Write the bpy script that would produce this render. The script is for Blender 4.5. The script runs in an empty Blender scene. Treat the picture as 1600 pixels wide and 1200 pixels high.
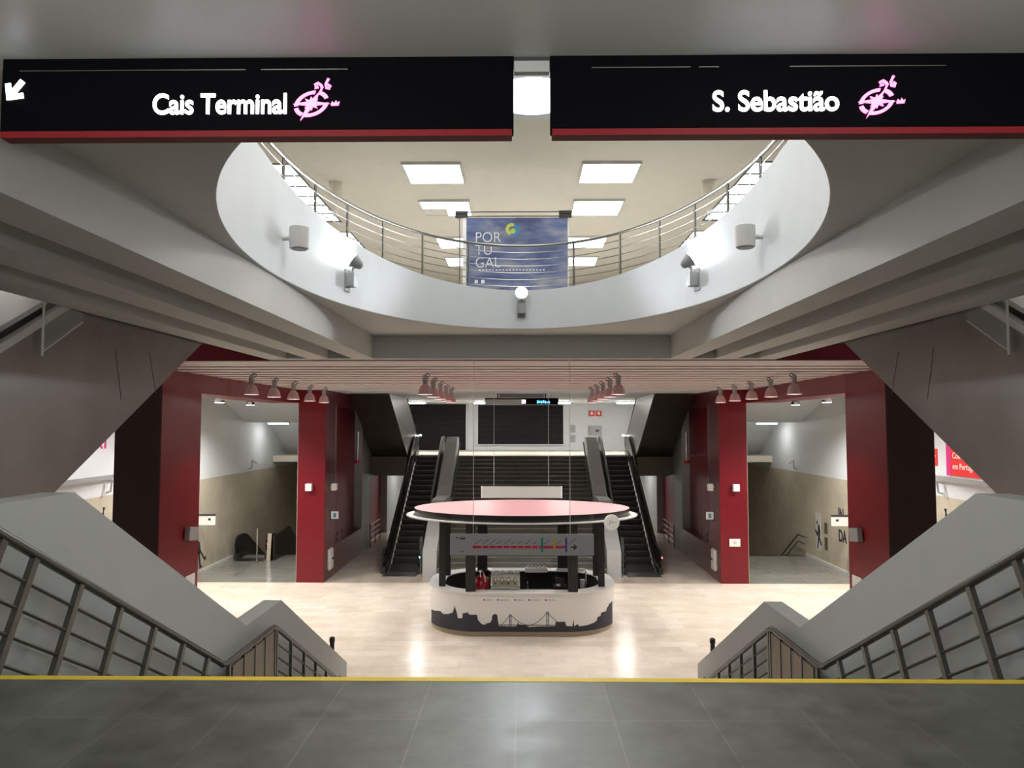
import bpy, bmesh, math, random
from mathutils import Vector, Matrix
R = math.radians
random.seed(7)
C = bpy.context.scene.collection

# ------------------------------------------------------------------ camera, world, exposure
EYE = 5.6
cd = bpy.data.cameras.new('camera'); cam = bpy.data.objects.new('camera', cd); C.objects.link(cam)
cd.sensor_width = 36.0; cd.lens = 1170 / 1600 * 36.0; cd.clip_start = 0.05; cd.clip_end = 200
cam.location = (0, 0, EYE); cam.rotation_euler = (R(90 + 3.131), 0, R(0.733))
bpy.context.scene.camera = cam
w = bpy.data.worlds.new('world'); bpy.context.scene.world = w; w.use_nodes = True
w.node_tree.nodes['Background'].inputs[0].default_value = (0.5, 0.52, 0.5, 1)
w.node_tree.nodes['Background'].inputs[1].default_value = 0.05
vs = bpy.context.scene.view_settings
vs.view_transform = 'Standard'; vs.look = 'None'; vs.gamma = 1; vs.use_curve_mapping = False
vs.exposure = 0.0
bpy.context.scene.cycles.sample_clamp_indirect = 6.0

# lamp strengths in one place
P_PENDANT = 320; P_OUTER = 190; P_FLOOD = 240; E_PANEL = 17; E_GRID = 6; P_VEST = 1450; E_TUBE = 40; P_TUBE = 75; P_HALL = 110; P_ADDED = 200

# ------------------------------------------------------------------ helpers
class MB:
    def __init__(s): s.bm = bmesh.new()
    def v(s, p): return s.bm.verts.new(p)
    def face(s, pts): return s.bm.faces.new([s.bm.verts.new(p) for p in pts])
    def box(s, x0, x1, y0, y1, z0, z1):
        return s.prism([(x0, y0), (x1, y0), (x1, y1), (x0, y1)], z0, z1, 'z')
    def prism(s, pts, a0, a1, ax):
        f = {'x': lambda p, a: (a, p[0], p[1]), 'y': lambda p, a: (p[0], a, p[1]), 'z': lambda p, a: (p[0], p[1], a)}[ax]
        A = [s.bm.verts.new(f(p, a0)) for p in pts]; B = [s.bm.verts.new(f(p, a1)) for p in pts]
        s.bm.faces.new(A); s.bm.faces.new(B[::-1]); n = len(pts)
        for i in range(n): s.bm.faces.new([A[i], A[(i + 1) % n], B[(i + 1) % n], B[i]])
        return s
    def tube(s, pts, r, n=8, closed=False, flat=1.0):
        pts = [Vector(p) for p in pts]; rings = []
        m = len(pts)
        for i, p in enumerate(pts):
            a = pts[(i - 1) % m] if (i or closed) else p; b = pts[(i + 1) % m] if (i < m - 1 or closed) else p
            t = (b - a).normalized()
            up = Vector((0, 0, 1)) if abs(t.z) < .95 else Vector((0, 1, 0))
            u = t.cross(up).normalized(); q = u.cross(t)
            rings.append([s.bm.verts.new(p + u * math.cos(2 * math.pi * k / n) * r + q * math.sin(2 * math.pi * k / n) * r * flat) for k in range(n)])
        for i in range(m - (0 if closed else 1)):
            A, B = rings[i], rings[(i + 1) % m]
            for k in range(n): s.bm.faces.new([A[k], A[(k + 1) % n], B[(k + 1) % n], B[k]])
        if not closed: s.bm.faces.new(rings[0][::-1]); s.bm.faces.new(rings[-1])
        return s
    def lathe(s, prof, o=(0, 0, 0), axis=(0, 0, 1), n=24, loop=False):
        z = Vector(axis).normalized(); x = z.orthogonal().normalized(); y = z.cross(x); o = Vector(o); rings = []
        for r, h in prof:
            rings.append([s.bm.verts.new(o + z * h + (x * math.cos(2 * math.pi * k / n) + y * math.sin(2 * math.pi * k / n)) * max(r, 1e-4)) for k in range(n)])
        for A, B in zip(rings, rings[1:]):
            for k in range(n): s.bm.faces.new([A[k], A[(k + 1) % n], B[(k + 1) % n], B[k]])
        if loop:
            for k in range(n): s.bm.faces.new([rings[-1][k], rings[-1][(k + 1) % n], rings[0][(k + 1) % n], rings[0][k]])
        else: s.bm.faces.new(rings[0][::-1]); s.bm.faces.new(rings[-1])
        return s
    def grid(s, rows, closed=False):
        V = [[s.bm.verts.new(p) for p in r] for r in rows]; m = len(V[0])
        for A, B in zip(V, V[1:]):
            for k in range(m if closed else m - 1): s.bm.faces.new([A[k], A[(k + 1) % m], B[(k + 1) % m], B[k]])
        return s

WM = {}
def wm(o): return WM.get(o.name, Matrix.Identity(4))
def ob(name, mb, m, parent=None, smooth=None, bevel=0):
    me = bpy.data.meshes.new(name)
    bmesh.ops.recalc_face_normals(mb.bm, faces=mb.bm.faces)
    if bevel: bmesh.ops.bevel(mb.bm, geom=list(mb.bm.edges), offset=bevel, segments=2, affect='EDGES', clamp_overlap=True)
    mb.bm.to_mesh(me); mb.bm.free()
    return obm(name, me, m, parent, smooth)
def obm(name, me, m, parent=None, smooth=None):
    me.materials.clear(); me.materials.append(m)
    if smooth:
        for p in me.polygons: p.use_smooth = True
        me.set_sharp_from_angle(angle=R(smooth))
    o = bpy.data.objects.new(name, me); C.objects.link(o)
    if parent is not None:
        me.transform(wm(parent).inverted()); o.parent = parent; WM[o.name] = wm(parent)
    return o
def tag(o, label=None, cat=None, group=None, kind=None):
    if label: o['label'] = label
    if cat: o['category'] = cat
    if group: o['group'] = group
    if kind: o['kind'] = kind
    return o
def thing(name, label, cat, loc=(0, 0, 0), rz=0, group=None):
    o = bpy.data.objects.new(name, None); C.objects.link(o); o.empty_display_size = .1
    o.location = loc; o.rotation_euler = (0, 0, rz); WM[o.name] = Matrix.Translation(loc) @ Matrix.Rotation(rz, 4, 'Z')
    return tag(o, label, cat, group)
def struct(name, mb, m, label, cat, parent=None, smooth=None):
    return tag(ob(name, mb, m, parent, smooth), label, cat, None, 'structure')
def copy_tree(o, parent=None):
    c = o.copy(); C.objects.link(c)
    if parent is not None: c.parent = parent
    for ch in list(o.children): copy_tree(ch, c)
    return c
def text(name, s, size, m, M, parent=None, fat=0.0, depth=0.004, align='LEFT', xs=1.0, sp=1.0):
    cu = bpy.data.curves.new(name, 'FONT'); cu.body = s; cu.size = size; cu.extrude = depth; cu.offset = fat; cu.align_x = align
    cu.resolution_u = 6; cu.space_character = sp
    o = bpy.data.objects.new('tmp', cu); C.objects.link(o)
    dg = bpy.context.evaluated_depsgraph_get(); me = bpy.data.meshes.new_from_object(o.evaluated_get(dg))
    bpy.data.objects.remove(o); bpy.data.curves.remove(cu)
    me.transform(M @ Matrix.Diagonal((xs, 1, 1, 1)))
    return obm(name, me, m, parent)
FRONT = Matrix.Rotation(R(90), 4, 'X')                    # text upright, read from -y
def at(x, y, z, rz=0): return Matrix.Translation((x, y, z)) @ Matrix.Rotation(rz, 4, 'Z') @ FRONT
def light(kind, loc, power, parent=None, aim=None, color=(1, .97, .92), size=.1, angle=120, blend=.6):
    l = bpy.data.lights.new('lamp_light', kind); l.energy = power; l.color = color
    if kind == 'SPOT': l.spot_size = R(angle); l.spot_blend = blend; l.shadow_soft_size = size
    elif kind == 'POINT': l.shadow_soft_size = size
    elif kind == 'AREA': l.size = size
    o = bpy.data.objects.new('lamp_light', l); C.objects.link(o)
    d = Vector(aim if aim else (0, 0, -1)); q = d.to_track_quat('-Z', 'Y').to_matrix().to_4x4()
    M = Matrix.Translation(loc) @ q
    if parent is not None: o.parent = parent; M = wm(parent).inverted() @ M
    o.matrix_local = M
    return o

# ------------------------------------------------------------------ materials
def mat(name, col, rough=.5, metal=0, spec=.5, emit=None, es=0, noise=0, nscale=3, bump=0, coat=0, alpha=1, trans=0, stretch=None):
    m = bpy.data.materials.new(name); m.use_nodes = True; nt = m.node_tree; b = nt.nodes['Principled BSDF']
    b.inputs['Base Color'].default_value = (*col, 1); b.inputs['Roughness'].default_value = rough; b.inputs['Metallic'].default_value = metal
    b.inputs['Specular IOR Level'].default_value = spec; b.inputs['Coat Weight'].default_value = coat; b.inputs['Coat Roughness'].default_value = .15
    b.inputs['Alpha'].default_value = alpha; b.inputs['Transmission Weight'].default_value = trans
    if emit: b.inputs['Emission Color'].default_value = (*emit, 1); b.inputs['Emission Strength'].default_value = es
    if noise or bump:
        tc = nt.nodes.new('ShaderNodeTexCoord'); mp = nt.nodes.new('ShaderNodeMapping'); nz = nt.nodes.new('ShaderNodeTexNoise')
        nz.inputs['Scale'].default_value = nscale; nz.inputs['Detail'].default_value = 6
        if stretch: mp.inputs['Scale'].default_value = stretch
        nt.links.new(tc.outputs['Object'], mp.inputs[0]); nt.links.new(mp.outputs[0], nz.inputs[0])
        if noise:
            r = nt.nodes.new('ShaderNodeMapRange'); r.inputs[1].default_value = .3; r.inputs[2].default_value = .7
            r.inputs[3].default_value = 1 - noise; r.inputs[4].default_value = 1 + noise
            mx = nt.nodes.new('ShaderNodeVectorMath'); mx.operation = 'SCALE'; mx.inputs[0].default_value = col
            nt.links.new(nz.outputs[0], r.inputs[0]); nt.links.new(r.outputs[0], mx.inputs['Scale']); nt.links.new(mx.outputs[0], b.inputs['Base Color'])
        if bump:
            bp = nt.nodes.new('ShaderNodeBump'); bp.inputs['Strength'].default_value = bump; bp.inputs['Distance'].default_value = .01
            nt.links.new(nz.outputs[0], bp.inputs['Height']); nt.links.new(bp.outputs[0], b.inputs['Normal'])
    return m
def tiles(name, c1, c2, joint, bw, bh, gap, rough, offset=0, nz=.12, nsc=2.5, vertical=False, coat=0, shift=(0, 0, 0), rvar=0):
    m = mat(name, c1, rough, coat=coat); nt = m.node_tree; b = nt.nodes['Principled BSDF']; L = nt.links.new
    tc = nt.nodes.new('ShaderNodeTexCoord'); mp = nt.nodes.new('ShaderNodeMapping'); br = nt.nodes.new('ShaderNodeTexBrick')
    mp.inputs['Location'].default_value = shift
    if vertical == 'x': mp.inputs['Rotation'].default_value = (R(90), 0, R(90)); mp.vector_type = 'TEXTURE'
    L(tc.outputs['Object'], mp.inputs[0]); L(mp.outputs[0], br.inputs['Vector'])
    br.offset = offset; br.inputs['Scale'].default_value = 1; br.inputs['Brick Width'].default_value = bw; br.inputs['Row Height'].default_value = bh
    br.inputs['Mortar Size'].default_value = gap; br.inputs['Mortar Smooth'].default_value = .3; br.inputs['Bias'].default_value = 0
    br.inputs['Color1'].default_value = (*c1, 1); br.inputs['Color2'].default_value = (*c2, 1); br.inputs['Mortar'].default_value = (*joint, 1)
    n = nt.nodes.new('ShaderNodeTexNoise'); n.inputs['Scale'].default_value = nsc; n.inputs['Detail'].default_value = 8; n.inputs['Roughness'].default_value = .65
    L(tc.outputs['Object'], n.inputs[0])
    r = nt.nodes.new('ShaderNodeMapRange'); r.inputs[1].default_value = .3; r.inputs[2].default_value = .7; r.inputs[3].default_value = 1 - nz; r.inputs[4].default_value = 1 + nz
    mx = nt.nodes.new('ShaderNodeVectorMath'); mx.operation = 'SCALE'
    L(n.outputs[0], r.inputs[0]); L(br.outputs['Color'], mx.inputs[0]); L(r.outputs[0], mx.inputs['Scale']); L(mx.outputs[0], b.inputs['Base Color'])
    if rvar:
        r2 = nt.nodes.new('ShaderNodeMapRange'); r2.inputs[1].default_value = .35; r2.inputs[2].default_value = .65; r2.inputs[3].default_value = rough - rvar; r2.inputs[4].default_value = rough + rvar
        L(n.outputs[0], r2.inputs[0]); L(r2.outputs[0], b.inputs['Roughness'])
    return m
M_white = mat('white_paint', (.67, .70, .73), .55, noise=.02)
M_rib = mat('grey_white_plaster', (.56, .56, .54), .6, noise=.02)
M_ceil = mat('satin_grey_ceiling', (.50, .51, .48), .42, spec=.5)
M_cream = mat('cream_ceiling_paint', (.68, .62, .52), .7, noise=.02)
M_parapet = mat('grey_parapet_paint', (.50, .52, .52), .5, noise=.02)
M_slat = mat('pale_slat', (.66, .585, .575), .45)
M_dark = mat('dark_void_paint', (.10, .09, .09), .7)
M_slate = tiles('dark_slate_tile', (.095, .097, .088), (.12, .121, .112), (.155, .155, .145), .5, 1.0, .004, .36, 0, .42, 5.0, shift=(.03, .1, 0), rvar=.05)
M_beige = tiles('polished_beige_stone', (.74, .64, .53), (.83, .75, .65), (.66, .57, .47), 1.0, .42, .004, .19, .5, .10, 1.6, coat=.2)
M_beigedim = tiles('dimmed_beige_stone', (.46, .40, .33), (.53, .47, .39), (.40, .35, .29), 1.0, .6, .004, .17, .5, .10, 1.6)  # same stone as the hall floor, its weaker light painted in
M_greyfl = tiles('polished_grey_stone', (.20, .20, .18), (.235, .235, .21), (.16, .16, .15), 1.2, .8, .005, .16, .5, .15, 2)
M_stone = tiles('beige_stone_cladding', (.46, .42, .335), (.53, .48, .385), (.42, .385, .31), .9, .6, .004, .4, .5, .10, 1.2, vertical='x')
M_yellow = mat('yellow_edge_strip', (.75, .55, .04), .5)
M_steel = mat('brushed_steel', (.36, .35, .34), .30, 1, noise=.10, nscale=6, stretch=(1, .25, 6))
M_cladding = mat('dull_brushed_steel', (.27, .26, .25), .36, 1, noise=.10, nscale=1.2, bump=.03)
M_darksteel = mat('dark_bronze_cladding', (.11, .105, .085), .32, .8, noise=.1, nscale=2)
M_stairrail = mat('dull_stair_steel', (.17, .17, .16), .38, 1)
M_rail = mat('handrail_steel', (.30, .295, .28), .32, 1)
M_red = mat('dark_red_panel', (.165, .007, .014), .38, spec=.35, coat=.06, noise=.04)
M_redshade = mat('shaded_red_front', (.035, .010, .011), .6)  # column red with the shade on its front put into the colour
M_redmetal = mat('glossy_brown_red_panel', (.13, .022, .027), .3, .2, noise=.05)
M_deepred = mat('deep_red_recess', (.17, .008, .018), .4)
M_black = mat('black_gloss', (.012, .012, .014), .25)
M_blackmat = mat('black_matt', (.02, .02, .02), .6)
M_char = mat('charcoal_shutter', (.013, .013, .014), .7, 0, .2)
M_rubber = mat('black_rubber', (.01, .01, .01), .4)
M_stair = mat('dark_granite', (.10, .10, .085), .5, noise=.3, nscale=4, stretch=(.3, 3, 3))
M_stepnose = mat('worn_granite_nosing', (.20, .19, .165), .5, noise=.2, nscale=5)
M_escstep = mat('escalator_step_metal', (.05, .05, .05), .45, .6)
M_escnose = mat('escalator_step_edge', (.11, .11, .11), .4, .7)
M_signblack = mat('black_sign_face', (.0022, .0022, .003), .5, spec=.02)
M_redstrip = mat('red_sign_strip', (.15, .006, .010), .5, spec=.2)
M_letter = mat('lit_white_letter', (.9, .9, .95), .5, emit=(.95, .95, 1), es=5)
M_pinklogo = mat('lit_pink_logo', (.9, .3, .6), .5, emit=(1, .15, .5), es=2.6)
M_panel = mat('lit_panel', (.9, .9, .9), .5, emit=(1, .99, .95), es=E_PANEL)
M_gridpanel = mat('lit_grid_pane', (.9, .9, .9), .5, emit=(1, .99, .96), es=E_GRID)
M_grid = mat('grey_grid_frame', (.10, .10, .10), .6)
M_tube = mat('lit_tube', (.9, .9, .9), .5, emit=(1, 1, .95), es=E_TUBE)
M_bulb = mat('lit_lens', (.9, .9, .9), .5, emit=(1, 1, 1), es=30)
M_disc = mat('lit_round_light', (.9, .9, .9), .5, emit=(1, 1, .97), es=9)
M_diff = mat('lamp_opal', (.9, .9, .9), .5, emit=(1, .97, .92), es=12)
M_kwhite = mat('white_laminate', (.80, .78, .76), .35)
M_pink = mat('pink_red_canopy_top', (.62, .32, .34), .35, noise=.02)
M_diffwarm = mat('pale_cream_enamel', (.75, .70, .50), .3)
M_bounceshade = mat('pink_bounce_shade', (.62, .42, .42), .4)  # pink reflected from the kiosk canopy is put into the shade colour
M_chrome = mat('chrome', (.7, .7, .7), .15, 1)
M_beigeplinth = mat('beige_plinth', (.40, .34, .24), .4)
M_glass = mat('clear_glass', (.8, .9, .88), .03, alpha=.09)
M_grey = mat('mid_grey_sign', (.34, .34, .34), .5)
M_greybox = mat('grey_metal_box', (.36, .37, .37), .45, .3)
M_lightgrey = mat('light_grey_plastic', (.62, .62, .60), .45)
M_paper = mat('white_paper', (.85, .85, .83), .6)
M_ink = mat('dark_ink', (.03, .03, .045), .6)
M_line = mat('crimson_line', (.55, .01, .06), .5)
M_green = mat('green_line', (.01, .20, .14), .5); M_ylw = mat('yellow_line', (.60, .33, .03), .5); M_blue = mat('blue_line', (.06, .07, .30), .5)
M_redposter = mat('red_poster', (.70, .03, .03), .5); M_magenta = mat('magenta_print', (.65, .03, .22), .5)
M_ledred = mat('red_indicator', (.9, .1, .1), .4, emit=(1, .12, .15), es=10); M_ledgreen = mat('green_indicator', (.1, .8, .4), .4, emit=(.25, 1, .6), es=8)
M_screen = mat('blue_lit_screen', (.1, .3, .5), .4, emit=(.10, .45, 1), es=3)
M_lime = mat('lime_print', (.62, .70, .12), .5); M_teal = mat('teal_print', (.05, .30, .55), .5)
M_cherry = mat('cherry_red_enamel', (.38, .01, .015), .25, coat=.4)
M_brown = mat('brown_steel_panel', (.20, .165, .13), .42, .5, noise=.12, nscale=4, stretch=(1, 4, .2))
M_orange = mat('orange_notice', (.7, .35, .14), .5)
def banner_mat():
    m = mat('printed_sky_banner', (.1, .2, .4), .35); nt = m.node_tree; L = nt.links.new; b = nt.nodes['Principled BSDF']
    tc = nt.nodes.new('ShaderNodeTexCoord'); mp = nt.nodes.new('ShaderNodeMapping'); mp.inputs['Scale'].default_value = (.8, 1, 2.2)
    n = nt.nodes.new('ShaderNodeTexNoise'); n.inputs['Scale'].default_value = 1.3; n.inputs['Detail'].default_value = 7
    cr = nt.nodes.new('ShaderNodeValToRGB'); e = cr.color_ramp.elements
    e[0].position = .40; e[0].color = (.055, .085, .22, 1); e[1].position = .68; e[1].color = (.34, .36, .40, 1)
    x = e.new(.5); x.color = (.12, .16, .33, 1)
    L(tc.outputs['Object'], mp.inputs[0]); L(mp.outputs[0], n.inputs[0]); L(n.outputs[0], cr.inputs[0]); L(cr.outputs[0], b.inputs['Base Color'])
    return m
M_banner = banner_mat()

# ------------------------------------------------------------------ the building
def bx(*a): return MB().box(*a)
SIDE = {-1: 'Cais Terminal', 1: 'S. Sebastião'}
A_, B_, CY = 2.86, 5.0, 8.5                                  # the oval opening
def ell(t, da=0): return ((A_ + da) * math.cos(t), CY + (B_ + da) * math.sin(t))

# floors
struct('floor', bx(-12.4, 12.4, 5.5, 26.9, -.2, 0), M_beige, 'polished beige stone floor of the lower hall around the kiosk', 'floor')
struct('floor', bx(-8.0, 8.0, 26.915, 50, -.2, -.004), M_beigedim, 'beige stone floor under the far escalators beyond the dark joint', 'floor')
struct('trim_joint', bx(-12.2, 12.2, 26.9, 26.915, -.2, -.02), M_blackmat, 'thin dark joint line across the beige floor behind the kiosk', 'floor joint')
for s in (-1, 1):
    struct('floor', bx(min(s * 8.0, s * 12.4), max(s * 8.0, s * 12.4), 26.915, 32.6, -.2, -.004), M_greyfl, f'polished grey stone floor of the side passage on the {SIDE[s]} side', 'floor')
struct('floor', bx(-3.62, 3.62, -6, 4.47, 3.8, 4.1), M_slate, 'dark slate tiled landing floor in front of the stairs', 'floor')
struct('trim_edge', bx(-3.62, 3.62, 4.47, 4.535, 3.8, 4.102), M_yellow, 'yellow strip along the edge of the dark landing', 'edge strip')
for s in (-1, 1):
    a, b = sorted((s * 3.64, s * 12.2))
    struct('floor', bx(a, b, -6, 5.5, 3.8, 4.1), M_slate, f'dark side landing floor beside the escalator on the {SIDE[s]} side', 'floor')
    struct('wall_under', bx(a, b, 5.3, 5.5, 0, 3.8), M_white, f'white wall below the side landing on the {SIDE[s]} side', 'wall')
struct('floor', bx(-12.2, 12.2, 36.75, 46, 3.8, 4.1), M_cream, 'pale floor of the far upper landing above the stairs', 'floor')
for s in (-1, 1):
    a, b = sorted((s * 5.34, s * 7.05))
    struct('floor_slab', bx(a, b, 35.2, 36.75, 3.3, 4.1), M_darksteel, f'dark slab edge carrying the far escalator on the {SIDE[s]} side', 'floor slab')

# outer walls
for s, nm in ((-1, 'wall_left'), (1, 'wall_right')):
    a, b = sorted((s * 12.2, s * 12.4))
    struct(nm, bx(a, b, 5.5, 46, 3.53, 11.4), M_white, f'tall white upper wall of the side passage on the {SIDE[s]} side', 'wall')
    struct(nm, bx(a, b, 5.5, 46, -3.5, 3.53), M_stone, f'beige stone lower wall of the side passage on the {SIDE[s]} side', 'wall')
    struct(nm, bx(a, b, -6, 5.5, 3.8, 11.4), M_white, f'white wall beside the landing on the {SIDE[s]} side', 'wall')
    e, f = sorted((s * 12.08, s * 12.2))
    struct('trim_ledge', bx(e, f, 16, 23.6, 4.0, 4.13), M_greybox, f'grey ledge along the white wall on the {SIDE[s]} side', 'ledge')
    e, f = sorted((s * 12.16, s * 12.2))
    struct('baseboard_' + nm[5:], bx(e, f, 24, 32.6, 0, .12), M_lightgrey, f'pale baseboard of the side passage on the {SIDE[s]} side', 'baseboard')
struct('wall_rear', bx(-12.4, 12.4, -6.2, -6, 3.8, 11.4), M_white, 'wall behind the viewer at the back of the landing', 'wall')
struct('wall_far', bx(-12.4, 12.4, 45, 45.2, -.2, 7.35), M_white, 'white far wall behind the roller shutters', 'wall')
struct('wall_upper_far', bx(-12.4, 12.4, 31, 31.2, 7.9, 11.4), M_cream, 'cream far wall of the upper floor behind the banner', 'wall')

# ceilings
struct('ceiling', bx(-12.4, 12.4, -6.2, 31.2, 11.2, 11.4), M_cream, 'cream ceiling of the upper floor with square light panels', 'ceiling')
struct('ceiling', bx(-5.0, 5.0, -6, 2.70, 6.915, 7.9), M_ceil, 'smooth grey ceiling above the landing behind the black signs', 'ceiling')
def holed(z0, z1, X, y0, y1):
    mb = MB(); n = 128; outer = []; inner = []
    cs = [math.atan2(y - CY, x) for x, y in ((X, y0), (X, y1), (-X, y1), (-X, y0))]
    angs = sorted(set([round(-math.pi + 2 * math.pi * k / n, 6) for k in range(n)] + [round(c, 6) for c in cs]))
    for t in angs:
        c, s_ = math.cos(t), math.sin(t)
        k = min(X / abs(c) if abs(c) > 1e-9 else 1e9, (y1 - CY) / s_ if s_ > 1e-9 else 1e9, (y0 - CY) / s_ if s_ < -1e-9 else 1e9)
        outer.append((c * k, CY + s_ * k)); r = 1 / math.sqrt((c / (A_ + .007)) ** 2 + (s_ / (B_ + .007)) ** 2); inner.append((c * r, CY + s_ * r))
    mb.grid([[(*p, z0) for p in inner], [(*p, z0) for p in outer], [(*p, z1) for p in outer], [(*p, z1) for p in inner], [(*p, z0) for p in inner]], closed=True)
    return mb
struct('ceiling', holed(7.34, 7.50, 5.0, 2.70, 14.7), M_rib, 'recessed white soffit around the oval opening', 'ceiling')
struct('floor_upper', holed(7.60, 7.9, 5.0, 2.70, 14.7), M_lightgrey, 'upper floor edge around the oval opening', 'floor')
struct('floor_upper', bx(-12.2, 12.2, 14.7, 31, 7.36, 7.9), M_lightgrey, 'upper floor beyond the oval opening where the banner stands', 'floor')
# fascia: rises towards the near end
rows = [[], [], [], []]
for k in range(160):
    t = 2 * math.pi * k / 160; x, y = ell(t); xo, yo = ell(t, .12); zt = min(8.62, 8.045 + .107 * (13.5 - y))
    rows[0].append((x, y, 7.345)); rows[1].append((x, y, zt)); rows[2].append((xo, yo, zt)); rows[3].append((xo, yo, 7.345))
struct('wall_fascia', MB().grid(rows + [rows[0]], closed=True), M_white, 'curved white parapet band lining the oval opening', 'parapet', smooth=40)
# ribs under the soffit
for s in (-1, 1):
    for (a, b), nm in zip(((2.89, 3.30), (3.76, 4.18), (4.59, 5.0)), ('inner', 'middle', 'outer')):
        a, b = sorted((s * a, s * b))
        struct('beam', bx(a, b, 2.70, 14.5, 6.89, 7.34), M_rib, f'{nm} grey-white ceiling beam beside the oval opening on the {SIDE[s]} side', 'beam')
struct('beam_end', bx(-5.0, 5.0, 14.5, 14.75, 6.89, 7.34), M_rib, 'grey cross beam closing the recess between oval opening and slat ceiling', 'beam')
# slat ceiling
mb = MB(); y = 14.76; k = 0
while y < 26.6:
    mb.box(-8.03, 8.03, y, min(y + (1.25 if k == 0 else .54), 26.7), 6.86, 6.872); y += 1.5 if k == 0 else .84; k += 1
struct('ceiling_slats', mb, M_slat, 'pale ceiling of wide cross slats above the kiosk', 'ceiling')
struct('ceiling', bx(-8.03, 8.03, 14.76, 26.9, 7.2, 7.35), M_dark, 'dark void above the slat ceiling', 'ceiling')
struct('ceiling', bx(-12.2, 12.2, 26.9, 45, 6.86, 7.35), M_white, 'white ceiling of the far hall above the escalators', 'ceiling')
for s in (-1, 1):
    # passage ceilings that step down with the way to the platforms
    a, b = sorted((s * 8.06, s * 12.19))
    struct('ceiling', MB().prism([(16.7, 7.35), (16.7, 6.86), (29.6, 6.86), (33.0, 5.72), (36.0, 5.72), (39.6, 3.62), (41, 3.62), (41, 6.86), (44, 6.86), (44, 7.35)], a, b, 'x'), M_white,
           f'white stepped ceiling of the side passage on the {SIDE[s]} side', 'ceiling')
    struct('wall_end', bx(a, b, 40.8, 41, -3.5, 3.62), M_stone, f'stone end wall of the stairwell on the {SIDE[s]} side', 'wall')
    a, b = sorted((s * 8.031, s * 8.06))
    struct('wall_inner', bx(a, b, 26.95, 41, -3.5, 6.86), M_stone, f'inner wall of the side passage on the {SIDE[s]} side', 'wall')
    a, b = sorted((s * 8.12, s * 12.19))
    struct('wall_well', bx(a, b, 32.6, 32.7, -3.5, -.2), M_stone, f'front wall of the stairwell on the {SIDE[s]} side', 'wall')
    struct('floor', bx(a, b, 32.7, 41, -3.7, -3.5), M_greyfl, f'stairwell bottom floor on the {SIDE[s]} side', 'floor')

for s in (-1, 1):
    a, b = sorted((s * 5.02, s * 8.03))
    struct('trim_board', bx(a, b, 14.78, 14.84, 6.88, 7.35), M_red, f'dark red board closing the slat ceiling edge on the {SIDE[s]} side', 'board')
# red portals
for s in (-1, 1):
    r = thing('red_portal', f'dark red portal of column and lintel on the {SIDE[s]} side', 'portal', (s * 8.55, 17.6, 0))
    a, b = sorted((s * 8.03, s * 9.07))
    ob('column', bx(a, b, 16.63, 18.68, 0, 7.35), M_red, r); ob('lintel', bx(a, b, 18.68, 26.93, 6.39, 7.35), M_red, r)
    ob('shaded_front', bx(a + .01, b - .01, 16.60, 16.63, 0, 7.35), M_redshade, r)  # thin sheet that paints the column's front as in shade
    ob('vent', bx(*sorted((s * 8.015, s * 8.03)), 18.0, 18.5, 1.70, 1.98), M_lightgrey, r)
    q = thing('red_pavilion', f'bright red pillar block behind the kiosk on the {SIDE[s]} side', 'pillar', (s * 7.54, 26.9, 0))
    a, b = sorted((s * 7.05, s * 8.03))
    ob('pillar', bx(a, b, 26.9, 28.35, 0, 6.86), M_red, q)
    e, f = sorted((s * 7.045, s * 7.05)); ob('side_panel', bx(e, f, 26.95, 28.35, 0, 6.86), M_redmetal, q)
    ob('top_wall', bx(a, b, 28.35, 33.2, 6.3, 6.86), M_redmetal, q); ob('low_wall', bx(a, b, 28.35, 33.2, 0, 1.07), M_redmetal, q)
    e, f = sorted((s * 7.40, s * 8.03)); ob('recess', bx(e, f, 28.35, 33.2, 1.07, 6.3), M_red, q)
    e, f = sorted((s * 7.02, s * 7.12)); ob('steel_post', bx(e, f, 28.3, 28.42, 3.25, 6.35), M_steel, q)
    mb = MB(); X = s * 7.2
    for z in (1.25, 1.5): mb.tube([(X, 28.5, z), (X, 30.2, z)], .02)
    for y in (28.6, 29.4, 30.2): mb.tube([(X, y, 1.07), (X, y, 1.5)], .02)
    ob('guard_rail', mb, M_redmetal, q)
    # wall below the far slab with a doorway
    for (y0, y1, z0), lb in zip(((33.2, 34.75, 0), (34.75, 39.4, 3.15), (39.4, 45, 0)), ('before the red door', 'above the red door', 'beyond the red door')):
        struct('wall_service', bx(a, b, y0, y1, z0, 6.86), M_greybox, f'grey wall {lb} under the far landing on the {SIDE[s]} side', 'wall')
    e, f = sorted((s * 7.40, s * 7.46))
    tag(ob('service_door', bx(e, f, 35.6, 39.4, 0, 3.15), M_deepred), f'dark red sliding door under the far landing on the {SIDE[s]} side', 'door')
    mb = MB()
    for z in (.25, .5, .75, 1.0): mb.tube([(s * 6.95, 34.6, z), (s * 6.95, 37.0, z)], .022)
    for y in (34.6, 35.8, 37.0): mb.tube([(s * 6.95, y, 0), (s * 6.95, y, 1.05)], .025)
    tag(ob('guard_railing', mb, M_rail), f'short steel railing before the dark red door on the {SIDE[s]} side', 'railing')

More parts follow.
